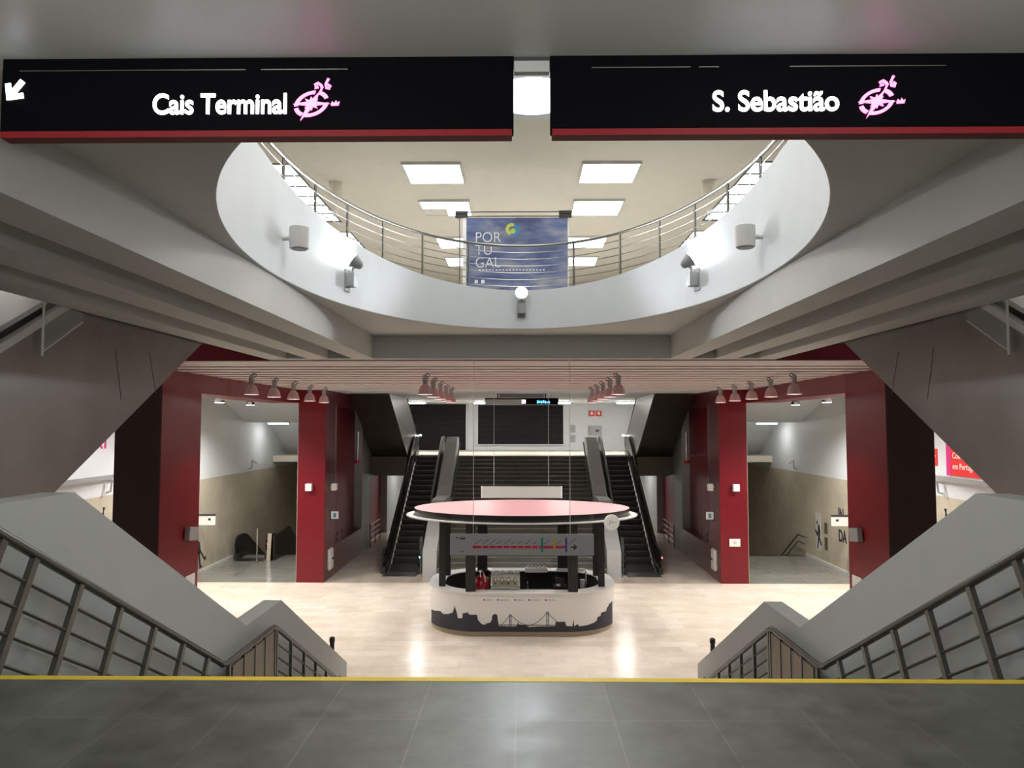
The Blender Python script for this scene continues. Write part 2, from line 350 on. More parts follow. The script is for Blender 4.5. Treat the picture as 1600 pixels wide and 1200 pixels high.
# ------------------------------------------------------------------ near stairs
def stair_pts(y0, z0, n, run, z1):                              # stepped profile, walking up or down
    out = []; rise = (z1 - z0) / n; tread = run / n
    for i in range(n): out += [(y0 + i * tread, z0 + (i + 1) * rise), (y0 + (i + 1) * tread, z0 + (i + 1) * rise)]
    return out
up = [(13.7, 0)]
def rev_stairs(y0, z0, y1, z1, n):                              # descending with growing y
    return [p for i in range(n) for p in ((y0 + (y1 - y0) * i / n, z0 - (z0 - z1) * (i + 1) / n), (y0 + (y1 - y0) * (i + 1) / n, z0 - (z0 - z1) * (i + 1) / n))]
prof = [(4.54, 0), (4.54, 4.08)] + rev_stairs(4.54, 4.08, 8.3, 2.05, 12) + [(10.0, 2.05)] + rev_stairs(10.0, 2.05, 13.7, .0, 12)
prof = [p for i, p in enumerate(prof) if i == 0 or p != prof[i - 1]]
tag(ob('staircase', MB().prism(prof[:-1], -3.37, 3.37, 'x'), M_stair), 'dark stone staircase going down from the landing to the beige floor', 'stairs')
for s in (-1, 1):
    a, b = sorted((s * 3.38, s * 3.63))
    pts = [(4.0, 4.1), (4.0, 5.02), (4.9, 5.09), (5.66, 5.09), (9.30, 3.14), (10.64, 3.14), (14.70, 1.02), (14.70, 0), (4.54, 0), (4.54, 4.1)]
    tag(ob('stair_parapet', MB().prism(pts, a, b, 'x'), M_parapet, None, None, 0), f'grey sloping parapet wall of the near stairs on the {SIDE[s]} side', 'parapet')
    X = s * 3.25; o = (0, 0)
    rl = thing('stair_railing', f'steel stair railing in front of the grey parapet on the {SIDE[s]} side', 'railing', (X, 4.7, 4.1))
    hr = [(3.6, 4.95), (4.62, 4.95), (8.15, 3.06), (8.25, 3.0), (8.40, 2.97), (9.80, 2.96), (9.95, 2.95), (10.05, 2.91), (13.4, 1.14), (13.6, 1.1)]
    ob('handrail', MB().tube([(X, y, z) for y, z in hr], .034, 10), M_stairrail, rl, 60)
    for d in (.19, .36, .53, .70):                              # rails run parallel below the handrail
        nx, nz = -.473 * d, -.881 * d
        ob('rail', MB().tube([(X, 4.62 + nx, 4.95 + nz), (X, 8.30 + nx, 2.99 + nz)], .013, 6), M_stairrail, rl)
        ob('rail', MB().tube([(X, 10.0, 2.93 - d), (X, 13.4, 1.14 - d * .93)], .013, 6), M_stairrail, rl)
    for y in (4.70, 5.02, 5.55, 6.12, 6.70, 7.28, 7.86):
        z = 4.95 - (y - 4.62) * .535; L = .84
        c = Vector((0, y, z - .02)); e = c + Vector((0, -.473, -.881)) * L; u = Vector((0, .881, -.473)) * .028
        ob('post', MB().prism([tuple((p.y, p.z)) for p in (c - u, c + u, e + u, e - u)], X - .02, X + .02, 'x'), M_stairrail, rl)
    for y in (10.05, 10.7, 11.35, 12.0, 12.65, 13.3):
        z = 2.92 - (y - 10.03) * .53
        ob('post', bx(X - .02, X + .02, y - .025, y + .025, z - .86, z), M_stairrail, rl)
    for i in range(4):
        y0 = 8.52 + i * .36
        ob('infill_panel', bx(X - .012, X + .012, y0, y0 + .345, 2.06, 2.90), M_brown, rl)
    for y in (8.42, 8.87, 9.23, 9.59, 9.97): ob('post', bx(X - .02, X + .02, y - .02, y + .02, 2.05, 2.95), M_stairrail, rl)
    bo = thing('bollard', f'slim dark post at the foot of the stairs on the {SIDE[s]} side', 'post', (s * 3.82, 15.3, 0))
    ob('shaft', MB().lathe([(.045, 0), (.045, 1.24)], (s * 3.82, 15.3, 0), n=14), M_blackmat, bo, 40); ob('cap', MB().lathe([(.055, 1.24), (.055, 1.32), (.03, 1.34)], (s * 3.82, 15.3, 0), n=14), M_blackmat, bo, 40)
    ob('foot', MB().lathe([(.1, 0), (.1, .02)], (s * 3.82, 15.3, 0), n=14), M_rail, bo)

# ------------------------------------------------------------------ big near escalators clad in steel
def near_truss(s):
    t = thing('escalator', f'steel clad escalator rising to the upper floor on the {SIDE[s]} side', 'escalator', (s * 5.6, 6.5, 4.1))
    a, b = sorted((s * 5.05, s * 6.35))
    k = .553
    bot = lambda y: 4.87 + k * (y - 8.08)
    top = lambda y: 6.29 + k * (y - 7.16)
    pts = [(4.3, 4.1), (6.69, 4.1), (13.4, bot(13.4)), (13.4, 7.9), (12.4, 8.6), (11.0, top(11.0)), (5.3, top(5.3)), (4.6, 5.0), (4.3, 4.9)]
    ob('cladding', MB().prism(pts, a, b, 'x'), M_cladding, t)
    for (ya, za), (yb, zb) in (((9.2, 6.55), (9.37, 5.92)), ((10.05, 6.58), (10.26, 6.04))):
        d = (a if s > 0 else b)
        mb = MB(); mb.prism([(ya, za), (ya + .016, za), (yb + .016, zb), (yb, zb)], d - .003, d + .003, 'x'); ob('seam', mb, M_dark, t)
    e, f = sorted((s * 5.05, s * 5.25))
    ob('deck_strip', MB().prism([(5.3, top(5.3)), (11, top(11)), (11, top(11) + .09), (5.3, top(5.3) + .09)], e, f, 'x'), M_lightgrey, t)
    e, f = sorted((s * 5.12, s * 5.22))
    ob('handrail', MB().prism([(5.3, top(5.3) + .10), (11, top(11) + .10), (11, top(11) + .17), (5.3, top(5.3) + .17)], e, f, 'x'), M_rubber, t)
    X = s * 5.00
    g = ob('glass_guard', MB().prism([(7.72, 6.38), (8.42, 6.78), (8.42, 6.88), (7.72, 6.88)], X - .005, X + .005, 'x'), M_glass, t)
    ob('guard_pole', MB().tube([(X, 7.72, 6.32), (X, 7.72, 6.90)], .014, 6), M_lightgrey, t)
    ob('guard_edge', MB().tube([(X, 7.72, 6.36), (X, 8.42, 6.77)], .008, 6), M_lightgrey, t)
near_truss(-1); near_truss(1)

# ------------------------------------------------------------------ far stairs and escalators
prof = [(27.4, 0)] + stair_pts(27.4, 0, 12, 3.55, 2.05) + [(32.9, 2.05)] + stair_pts(32.9, 2.05, 12, 3.8, 4.1) + [(36.74, 4.1), (36.74, 0)]
pr = []
for p in prof:
    if not pr or (abs(p[0] - pr[-1][0]) + abs(p[1] - pr[-1][1])) > 1e-4: pr.append(p)
fs = thing('staircase', 'broad dark staircase rising behind the kiosk to the shuttered landing', 'stairs', (0, 27.4, 0))
ob('steps', MB().prism(pr, -3.12, 3.12, 'x'), M_stair, fs)
for y0, z0, run in ((27.4, 0, 3.55), (32.9, 2.05, 3.8)):
    for i in range(12): 
        y = y0 + run * i / 12; z = z0 + 2.05 * (i + 1) / 12
        ob('nosing', bx(-3.12, 3.12, y - .012, y + .05, z - .035, z + .004), M_stepnose, fs)
for s in (-1, 1):
    a, b = sorted((s * 3.14, s * 3.66))
    pts = [(27.9, 0), (27.9, .95), (30.6, 2.55), (32.7, 2.55), (33.0, 2.95), (36.7, 5.0), (37.6, 5.0), (37.6, 4.1), (36.74, 4.1), (36.74, 0)]
    tag(ob('stair_parapet', MB().prism(pts, a, b, 'x'), M_parapet), f'pale grey parapet between far stairs and escalator on the {SIDE[s]} side', 'parapet')
    X = s * 3.02
    hr = thing('stair_handrail', f'dark handrail on the far stairs parapet on the {SIDE[s]} side', 'handrail', (X, 28, 0))
    ob('rail', MB().tube([(X, 28.0, .85), (X, 30.7, 2.4), (X, 32.8, 2.4), (X, 36.7, 4.75)], .03), M_blackmat, hr)
    for y, z in ((28.6, 1.19), (31.7, 2.4), (34.5, 3.43)): ob('bracket', MB().tube([(X, y, z), (s * 3.15, y, z - .05)], .015, 6), M_rail, hr)

def bend(pts, n=4):                                             # round the corners of a side profile
    out = [pts[0]]
    for i in range(1, len(pts) - 1):
        p, q, r = (Vector((*pts[j], 0)) for j in (i - 1, i, i + 1))
        d = min((q - p).length, (r - q).length, .9) * .45
        A = q + (p - q).normalized() * d; B = q + (r - q).normalized() * d
        for k in range(n + 1):
            u = k / n; w_ = A * (1 - u) ** 2 + q * 2 * u * (1 - u) + B * u * u; out.append((w_.x, w_.y))
    return out + [pts[-1]]
def escalator(s, xin, xout, line, label, led=None, mirror_ends=True, steps=True, hh=.92):
    """line: floor line in (y, z) from the lower to the upper end"""
    y0, z0 = line[0]
    t = thing('escalator', label, 'escalator', (s * (xin + xout) / 2, y0, z0))
    base = bend(line)
    # steps
    if steps:
        (ya, za), (yb, zb) = line[1], line[2]; n = max(4, int(round(abs(zb - za) / .21)))
        pr = [line[0]] + stair_pts(ya, za, n, yb - ya, zb) + [line[3]]
        pr2 = []
        for p in pr:
            if not pr2 or (abs(p[0] - pr2[-1][0]) + abs(p[1] - pr2[-1][1])) > 1e-4: pr2.append(p)
        low = [(line[3][0], line[3][1] - .25), (yb + .3, zb - .3), (ya + .3, za - .25), (line[0][0], line[0][1] - .05)]
        a, b = sorted((s * (xin + .22), s * (xout - .22)))
        ob('step_band', MB().prism(pr2 + low, a, b, 'x'), M_escstep, t)
        for i in range(n):
            y = ya + (yb - ya) * i / n; z = za + (zb - za) * (i + 1) / n
            ob('step_edge', bx(a, b, y - .006, y + .03, z - .03, z + .004), M_escnose, t)
    for xa, xb in ((xin, xin + .16), (xout - .16, xout)):
        a, b = sorted((s * xa, s * xb)); m = (a + b) / 2
        lower = [(y, z) for y, z in base]; upper = [(y, z + hh) for y, z in base]
        # rounded newel ends
        def arc(y, z, d):
            r = hh * .36; return [(y - d * r * math.sin(k * math.pi / 6), z + hh - r + r * math.cos(k * math.pi / 6)) for k in range(0, 5)]
        endA = arc(lower[0][0], lower[0][1], 1)[1:]; endB = arc(lower[-1][0], lower[-1][1], -1)[1:]
        poly = lower + endB[::-1] + upper[::-1] + endA
        ob('balustrade', MB().prism(poly, m - .025, m + .025, 'x'), M_black, t)
        ob('skirt', MB().prism([(y, z + .02) for y, z in base] + [(y, z + .24) for y, z in base[::-1]], a, b, 'x'), M_darksteel, t)
        path = endA[::-1] + upper + endB
        ob('handrail', MB().tube([(m, y, z) for y, z in path], .042, 8, flat=.8), M_rubber, t, 60)
        ob('newel_trim', MB().tube([(m, y, z) for y, z in [(p[0] + .09, p[1]) for p in endA[::-1]]], .03, 8), M_chrome, t, 60)
        nb = bx(a, b, y0 - .30, y0 + .1, z0 - .02, z0 + .24); ob('newel_base', nb, M_blackmat, t)
    a, b = sorted((s * (xin + .12), s * (xout - .12)))
    ob('comb_plate', bx(a, b, y0 - .75, y0 + .02, z0 - .02, z0 + .012), M_steel, t)
    if led is not None:
        X, m = led; ob('indicator_light', MB().lathe([(.04, 0), (.04, .02)], (s * X, y0 - .30, z0 + .62), (0, -1, 0), 12), m, t)
    return t
fl = [(28.75, 0), (29.35, 0), (36.65, 4.1), (37.5, 4.1)]
for s in (-1, 1):
    escalator(s, 3.80, 5.30, fl, f'dark escalator beside the far stairs on the {SIDE[s]} side', (3.86, M_ledgreen) if s < 0 else (5.24, M_ledred))
    # glass fin beside the newel
    X = s * 3.72
    tag(ob('glass_screen', bx(X - .012, X + .012, 27.7, 28.3, 0, 1.45), M_glass), f'narrow glass screen at the foot of the far escalator on the {SIDE[s]} side', 'glass screen')
    # upper flight trusses seen from below
    t = thing('escalator', f'dark escalator from the far landing up towards the kiosk on the {SIDE[s]} side', 'escalator', (s * 6.1, 35.0, 3.4))
    a, b = sorted((s * 5.34, s * 6.95))
    ob('truss', MB().prism([(30.0, 6.86), (35.0, 4.12), (35.0, 3.24), (35.2, 3.24), (35.2, 4.14), (38.9, 4.14), (38.9, 4.7), (37.2, 4.9), (33.4, 6.86)], a + .03, b - .03, 'x'), M_darksteel, t)
    e, f = sorted((s * 5.32, s * 5.37))
    ob('side_cladding', MB().prism([(30.05, 6.85), (35.0, 4.15), (38.9, 4.15), (38.9, 5.05), (38.0, 5.05), (34.6, 6.85)], e, f, 'x'), M_steel, t)
    ob('handrail', MB().tube([(s * 5.35, 38.95, 4.9), (s * 5.35, 38.9, 5.08), (s * 5.35, 38.0, 5.1), (s * 5.35, 35.0, 6.80)], .04), M_rubber, t)
    ob('end_light', bx(*sorted((s * 5.22, s * 5.65)), 38.96, 39.0, 5.02, 5.09), M_tube, t)
    st = thing('red_valve', f'red pipe valve in the dark corner beside the truss, {SIDE[s]} side', 'valve', (s * 6.9, 31.0, 4.0))
    ob('pipe', MB().tube([(s * 6.9, 31.5, 4.1), (s * 6.9, 31.5, 5.3)], .04), M_chrome, st); ob('flange', MB().lathe([(.12, 0), (.12, .12)], (s * 6.9, 31.5, 4.0), n=14), M_cherry, st)
    ob('bracket', bx(*sorted((s * 6.9, s * 7.42)), 31.45, 31.55, 4.3, 4.36), M_chrome, st)

for s in (-1, 1):  # tubes added to brighten the white wall under the landing
    t = thing('tube_light', f'added tube light under far landing beyond the red door on the {SIDE[s]} side', 'light', (s * 5.6, 41.5, 3.8)); ob('housing', bx(s * 5.6 - .7, s * 5.6 + .7, 41.4, 41.6, 3.74, 3.8), M_lightgrey, t); ob('diffuser', bx(s * 5.6 - .65, s * 5.6 + .65, 41.42, 41.58, 3.70, 3.74), M_tube, t)
    light('AREA', (s * 5.6, 41.5, 3.66), 90, t, size=1.0)
# far landing wall things
for x0, x1, z0, z1, lb in ((-7.0, -3.34, 4.1, 6.84, 'tall dark roller shutter down to the floor at the far landing'), (-2.61, 2.49, 4.45, 6.79, 'wide dark roller shutter in a white frame behind the far stairs')):
    t = thing('roller_shutter', lb, 'shutter', ((x0 + x1) / 2, 45, z0))
    mb = MB()
    n = 8
    for i in range(n): mb.box(x0, x1, 44.93, 44.99, z0 + (z1 - z0) * i / n + (.001 if i else 0), z0 + (z1 - z0) * (i + 1) / n - .001)
    ob('curtain', mb, M_char, t)
    mb = MB(); mb.box(x0 - .1, x0, 44.88, 45, z0, z1); mb.box(x1, x1 + .1, 44.88, 45, z0, z1); mb.box(x0 - .1, x1 + .1, 44.88, 45, z0 - .06, z0)
    ob('guide_frame', mb, M_white, t)
t = thing('warning_sign', 'pair of small red pictogram signs high on the far white wall', 'sign', (4.41, 44.98, 6.29))
for x in (4.20, 4.62):
    p = ob('plate', bx(x - .17, x + .17, 44.95, 44.99, 6.12, 6.46), M_redposter, t); ob('pictogram', bx(x - .07, x + .07, 44.94, 44.95, 6.2, 6.4), M_paper, p)
t = thing('ticket_machine', 'grey steel panel set in the far white wall under the red signs', 'wall panel', (4.4, 44.98, 5.27))
ob('body', bx(3.99, 4.79, 44.9, 45, 4.98, 5.56), M_greybox, t); ob('slot', bx(4.42, 4.62, 44.89, 44.9, 5.2, 5.32), M_blackmat, t); ob('side_plate', bx(4.02, 4.2, 44.89, 44.9, 5.02, 5.52), M_steel, t)
for z0, z1, lb in ((5.14, 5.60, 'upper small grey notice board beside the wide shutter'), (4.57, 5.0, 'lower small grey notice board beside the wide shutter')):
    t = thing('notice_board', lb, 'notice board', (3.07, 44.98, z0)); ob('board', bx(2.92, 3.22, 44.95, 45, z0, z1), M_greybox, t); ob('sheet', bx(2.96, 3.18, 44.94, 44.95, z0 + .05, z1 - .05), M_grey, t)
xs = [(-6.35, -5.15, 'outermost on the Cais Terminal side'), (-2.55, -1.35, 'inner one on the Cais Terminal side'), (1.40, 2.60, 'inner one on the S. Sebastião side'), (5.08, 6.28, 'outermost on the S. Sebastião side')]
for x0, x1, lb in xs:
    t = thing('tube_light', f'tube light on the far landing ceiling, {lb}', 'light', ((x0 + x1) / 2, 40, 6.86), 0, 'tube lights over the far landing')
    ob('housing', bx(x0 - .04, x1 + .04, 39.88, 40.12, 6.80, 6.86), M_lightgrey, t); ob('diffuser', bx(x0, x1, 39.9, 40.1, 6.74, 6.80), M_tube, t)
    light('AREA', ((x0 + x1) / 2, 40, 6.70), P_TUBE, t, size=.9)
# hanging departures sign
t = thing('hanging_sign', 'hanging double sign with a black lit half above the far stairs', 'sign', (0, 30, 6.55))
ob('grey_panel', bx(-1.47, .05, 29.95, 30.05, 6.42, 6.62), M_grey, t); ob('black_panel', bx(.05, 1.47, 29.95, 30.05, 6.42, 6.66), M_signblack, t)
ob('lamp', bx(.02, .16, 29.93, 29.95, 6.46, 6.6), M_letter, t)
mb = MB(); random.seed(3)
for i in range(7): x = .62 + i * .075; mb.box(x, x + .055, 29.93, 29.95, 6.46 + .02 * (i % 2), 6.56 - .03 * (i > 4) + .02 * (i % 3 == 0))
ob('lit_lettering', mb, M_screen, t)
mb = MB(); mb.box(-.98, -.93, 29.97, 30.03, 6.66, 6.86); mb.box(.93, .98, 29.97, 30.03, 6.66, 6.86); mb.box(-1.47, 1.47, 29.97, 30.03, 6.62, 6.68); ob('hanger_frame', mb, M_blackmat, t)
ob('back_panel', bx(-.9, .9, 30.2, 30.25, 6.70, 6.86), M_grey, t)

# ------------------------------------------------------------------ railing round the oval opening
rl = thing('void_railing', 'curved steel railing on the white parapet round the oval opening', 'railing', (0, 13.5, 8.0))
N = 140; da = .05
ob('handrail', MB().tube([(*ell(2 * math.pi * k / N, da), 8.87) for k in range(N)], .027, 8, closed=True), M_rail, rl, 60)
t0, t1 = R(-40), R(220)
for j in range(6):
    z = 8.745 - .125 * j
    pts = []
    for k in range(101):
        t = t0 + (t1 - t0) * k / 100; x, y = ell(t, da)
        if z > min(8.62, 8.045 + .107 * (13.5 - y)) - .03: pts.append((x, y, z))
    if len(pts) > 3: ob('rail', MB().tube(pts, .0085, 6), M_rail, rl)
for d in (-30, -18, -6.5, 5.2, 17, 28.6, 41, 54.8, 71.3, 109, 125.4, 139.4, 151.9, 163.4, 175.1, 186.5, 198, 210):
    x, y = ell(R(d), da); zb = min(8.62, 8.045 + .107 * (13.5 - y)) - .1
    ob('post', MB().tube([(x, y, zb), (x, y, 8.87)], .02, 8), M_rail, rl)

# fittings on the parapet band
def on_band(d, z):
    t = R(d); x, y = ell(t); nrm = Vector((-math.cos(t) / A_, -math.sin(t) / B_, 0)).normalized(); return Vector((x, y, z)), nrm
for d, lb in ((152.9, 'grey uplight on the white parapet band, on the Cais Terminal side'), (27.1, 'grey uplight on the white parapet band, on the S. Sebastião side'), (90, 'lit grey uplight on the parapet band below the blue banner')):
    p, n = on_band(d, 7.70); t = thing('uplight', lb, 'wall light', p, 0, 'uplights on the oval parapet')
    side = n.cross(Vector((0, 0, 1)))
    def obox(c, hx, hn, hz):
        mb = MB(); vs_ = [c + side * sx * hx + n * sn * hn + Vector((0, 0, sz * hz)) for sx in (-1, 1) for sn in (-1, 1) for sz in (-1, 1)]
        V = [mb.bm.verts.new(q) for q in vs_]
        for f in ((0, 1, 3, 2), (4, 6, 7, 5), (0, 4, 5, 1), (2, 3, 7, 6), (0, 2, 6, 4), (1, 5, 7, 3)): mb.bm.faces.new([V[i] for i in f])
        return mb
    ob('back_plate', obox(p + n * .01, .075, .01, .16), M_grey, t)
    ob('gear_box', obox(p + n * .085, .065, .065, .10), M_greybox, t, None, .008)
    h = p + n * .16 + Vector((0, 0, .25)); aim = Vector((0, -1, .2) if d == 90 else (-.8 if d > 90 else .8, -.15, .6)).normalized()
    ob('arm', MB().tube([p + n * .09 + Vector((0, 0, .09)), p + n * .10 + Vector((0, 0, .17)), h - aim * .06], .016, 8), M_greybox, t)
    ob('head', MB().lathe([(.03, -.10), (.055, -.08), (.10, .05), (.115, .055), (.115, .065)], h, aim, 20), M_greybox, t, 40)
    ob('lens', MB().lathe([(.105, 0), (.105, .006)], h + aim * .068, aim, 20), M_bulb, t)
    light('SPOT', h + aim * .09, P_FLOOD * (1.2 if d == 90 else .33), t, aim, size=.08, angle=138 if d == 90 else 160, blend=.4, color=(.90, .95, 1))
for d, lb in ((176.4, 'white cylinder speaker on the parapet band, on the Cais Terminal side'), (3.6, 'white cylinder speaker on the parapet band, on the S. Sebastião side')):
    p, n = on_band(d, 7.83); t = thing('wall_speaker', lb, 'speaker', p, 0, 'cylinder speakers on the oval parapet'); c = p + n * .2
    ob('body', MB().lathe([(.098, -.13), (.112, -.125), (.118, 0), (.118, .125), (.108, .135)], c, (0, 0, 1), 24), M_lightgrey, t, 40)
    ob('grille', MB().lathe([(.09, -.139), (.09, -.131)], c, (0, 0, 1), 20), M_grey, t)
    ob('wall_bracket', MB().tube([p, c], .03, 8), M_lightgrey, t)

# ------------------------------------------------------------------ upper floor ceiling things
names = ['first', 'second', 'third', 'fourth']
ys = [15.69, 18.36, 22.0, 24.65]
for s in (-1, 1):
    for i, y in enumerate(ys):
        a, b = sorted((s * 1.33, s * 2.53)); dead = (s < 0 and i == 1)
        lb = f'square lit ceiling panel with a dead corner above the banner' if dead else f'{names[i]} square lit ceiling panel from the oval opening on the {SIDE[s]} side'
        t = thing('ceiling_panel', lb, 'ceiling light', ((a + b) / 2, y + .6, 11.2), 0, 'square light panels on the upper ceiling')
        mb = MB()
        for q in ((a - .04, b + .04, y - .04, y), (a - .04, b + .04, y + 1.22, y + 1.26), (a - .04, a, y, y + 1.22), (b, b + .04, y, y + 1.22)): mb.box(*q, 11.14, 11.2)
        ob('frame', mb, M_lightgrey, t)
        if dead:
            mb = MB(); mb.box((a + b) / 2, b, y, y + 1.22, 11.16, 11.2); mb.box(a, (a + b) / 2, y, y + .62, 11.16, 11.2); ob('diffuser', mb, M_panel, t)
            ob('dead_tube', bx(a, (a + b) / 2, y + .62, y + 1.22, 11.16, 11.2), M_cream, t)
        else: ob('diffuser', bx(a, b, y, y + 1.22, 11.16, 11.2), M_panel, t)
    # luminous grids at the sides
    for (y0, n, nx, lb) in ((15.8, 6, 2, 'near'), (21.5, 4, 2, 'far')):
        t = thing('luminous_grid', f'{lb} luminous ceiling grid seen through the railing on the {SIDE[s]} side', 'ceiling light', (s * 5.7, y0, 11.2), 0, 'luminous grids on the upper ceiling')
        for i in range(n):
            for j in range(nx + 0):
                x0 = 5.0 + j * .75; a, b = sorted((s * x0, s * (x0 + .64)))
                ob('pane', bx(a, b, y0 + i * .75, y0 + i * .75 + .61, 11.184, 11.19), M_gridpanel, t)
        a, b = sorted((s * 4.95, s * 6.5)); ob('frame', bx(a, b, y0 - .1, y0 + n * .75 + .05, 11.19, 11.2), M_grid, t)
    t = thing('ceiling_speaker', f'small cylinder speaker hanging from the cream ceiling on the {SIDE[s]} side', 'speaker', (s * 4.3, 17.0, 11.2))
    ob('body', MB().lathe([(.12, -.36), (.15, -.34), (.15, 0)], (s * 4.3, 17.0, 11.2), n=18), M_cream, t, 40); ob('stem', MB().tube([(s * 4.3, 17, 10.5), (s * 4.3, 17, 10.86)], .02), M_lightgrey, t)
    ob('tip', MB().lathe([(.03, 0), (.05, .04), (.05, .12)], (s * 4.3, 17.0, 10.4), n=12), M_lightgrey, t)
for y in (4.5, 8.0):  # extra panels out of view, added to light the landing
    for s in (-1, 1):
        a, b = sorted((s * 1.33, s * 2.53))
        t = thing('ceiling_panel', f'added unseen lit panel over the {"near end" if y < 5 else "middle"} of the opening, {SIDE[s]} side', 'ceiling light', (s * 1.93, y + .6, 11.2), 0, 'square light panels on the upper ceiling')
        ob('frame', bx(a - .04, b + .04, y - .04, y + 1.26, 11.17, 11.2), M_lightgrey, t); ob('diffuser', bx(a, b, y, y + 1.22, 11.13, 11.17), M_panel, t)
t = thing('round_ceiling_light', 'dazzling round ceiling light seen through the gap between the black signs', 'ceiling light', (.19, 12.3, 11.2))
ob('rim', MB().lathe([(.93, -.1), (.93, 0), (.72, 0), (.72, -.1)], (.19, 12.3, 11.2), n=48, loop=True), M_white, t, 30)
ob('diffuser', MB().lathe([(.70, -.09), (.70, -.02)], (.19, 12.3, 11.2), n=40), M_disc, t)

# banner
bn = thing('roll_up_banner', 'blue sky banner reading PORTUGAL standing behind the railing', 'banner', (-.15, 16.5, 7.9))
ob('sheet', bx(-1.23, 1.02, 16.49, 16.50, 7.95, 10.22), M_banner, bn)
ob('white_margin', bx(-1.31, -1.23, 16.49, 16.50, 7.95, 10.22), M_paper, bn)
mb = MB()
for z in (10.26, 10.36): mb.tube([(-1.40, 16.52, z), (1.06, 16.52, z)], .016, 8)
ob('top_rail', mb, M_rail, bn)
for x in (-1.34, .98):
    mb = MB()
    for z in (10.25, 10.33): mb.box(x - .14, x + .14, 16.47, 16.57, z - .02, z + .045)
    ob('clamp', mb, M_blackmat, bn)
ob('pole', MB().tube([(-1.38, 16.55, 7.9), (-1.38, 16.55, 10.3)], .018), M_rail, bn); ob('pole', MB().tube([(1.04, 16.55, 7.9), (1.04, 16.55, 10.3)], .018), M_lightgrey, bn)
ob('base', bx(-1.4, 1.1, 16.35, 16.75, 7.9, 7.95), M_lightgrey, bn)
for i, w_ in enumerate(('POR', 'TU', 'GAL')): text('lettering', w_, .33, M_paper, at(-1.04, 16.488, 9.67 - i * .285), bn, fat=-.004, depth=.002, xs=.92)
def arcband(cx, cz, r0, r1, a0, a1, y, th=.003, n=20):
    o = [(cx + r1 * math.cos(R(a0 + (a1 - a0) * k / n)), cz + r1 * math.sin(R(a0 + (a1 - a0) * k / n))) for k in range(n + 1)]
    i_ = [(cx + r0 * math.cos(R(a0 + (a1 - a0) * k / n)), cz + r0 * math.sin(R(a0 + (a1 - a0) * k / n))) for k in range(n + 1)]
    return MB().prism(o + i_[::-1], y - th, y, 'y')
ob('logo_swirl', arcband(-.22, 9.96, .06, .135, 60, 270, 16.489), M_lime, bn); ob('logo_swirl', arcband(-.17, 9.94, .05, .13, -130, 90, 16.487), M_teal, bn); ob('logo_dot', MB().lathe([(.06, 0), (.06, .003)], (-.19, 16.484, 9.92), (0, -1, 0), 16), M_lime, bn)
mb = MB()
for i in range(20): mb.box(-.95 + i * .075, -.91 + i * .075, 16.486, 16.489, 9.03, 9.055)
ob('small_print', mb, M_paper, bn)
ob('printed_icon', bx(-1.04, -.97, 16.486, 16.489, 8.74, 8.82), M_paper, bn); ob('printed_icon', bx(-.90, -.82, 16.486, 16.489, 8.74, 8.82), M_paper, bn)
ob('printed_band', bx(-1.23, -.40, 16.486, 16.489, 8.52, 8.62), M_ink, bn)

# ------------------------------------------------------------------ direction signs over the landing
SY = 2.6
def compass(t, cx, cz, y, s):
    mb = []
    for a0, a1 in ((14, 62), (76, 176), (188, 232), (246, 350)):
        n = 16; f = lambda r, a: (cx + s * r * math.cos(R(a)) * 1.0, cz + s * (r * .74 * math.sin(R(a)) + .20 * r * math.cos(R(a))))
        o = [f(1.0, a0 + (a1 - a0) * k / n) for k in range(n + 1)]; i_ = [f(.76, a0 + (a1 - a0) * k / n) for k in range(n + 1)]
        p = ob('logo_arc', MB().prism(o + i_[::-1], y - .004, y, 'y'), M_pinklogo, t)
    g = lambda u, v: (cx + s * u, cz + s * v)
    ob('logo_needle', MB().prism([g(-1.05, -.02), g(0, .16), g(1.05, .0), g(0, -.14)], y - .005, y, 'y'), M_pinklogo, t)
    ob('logo_needle', MB().prism([g(-.62, -.98), g(-.14, .06), g(.44, .66), g(.18, -.08)], y - .006, y, 'y'), M_pinklogo, t)
    st = []
    for k in range(16):
        a = k * 22.5; r = .50 if k % 2 == 0 else .24; st.append(g(r * math.cos(R(a)) * 1.05, r * .8 * math.sin(R(a))))
    ob('logo_star', MB().prism(st, y - .007, y, 'y'), M_pinklogo, t)
    ob('logo_stem', MB().prism([g(.40, .60), g(.50, .56), g(.66, .95), g(.58, 1.0)], y - .004, y, 'y'), M_pinklogo, t)
    c = [(cx + s * u, y - .004, cz + s * v) for u, v in ((.40, .98), (.22, .92), (.20, 1.10), (.38, 1.2), (.55, 1.08), (.62, .92))]
    ob('logo_curl', MB().tube(c, s * .085, 8), M_pinklogo, t)
    c = [(cx + s * u, y - .004, cz + s * v) for u, v in ((.98, 1.46), (.82, 1.12), (.86, .92), (1.02, .88), (1.08, 1.02), (.95, 1.1))]
    ob('logo_curl', MB().tube(c, s * .085, 8), M_pinklogo, t)
    ob('logo_tail', MB().prism([g(1.12, -.02), g(1.2, .14), g(1.32, .02), g(1.42, .2), g(1.5, .05), g(1.62, .14), g(1.56, -.1), g(1.14, -.12)], y - .004, y, 'y'), M_pinklogo, t)
t = thing('direction_sign', 'long black hanging sign with lit Cais Terminal lettering and pink compass logo', 'sign', (-.94, SY, 6.6))
def signbox(t, x0, x1):
    ob('housing', bx(x0, x1, SY, SY + .05, 6.638, 6.88), M_signblack, t, None, .003); ob('red_strip', bx(x0 + .006, x1 - .006, SY - .006, SY + .05, 6.622, 6.645), M_redstrip, t)
    ob('top_mount', bx(x0 - .0, x1 + .0, SY + .005, SY + .045, 6.88, 6.915), M_signblack, t)
signbox(t, -1.865, -.028)
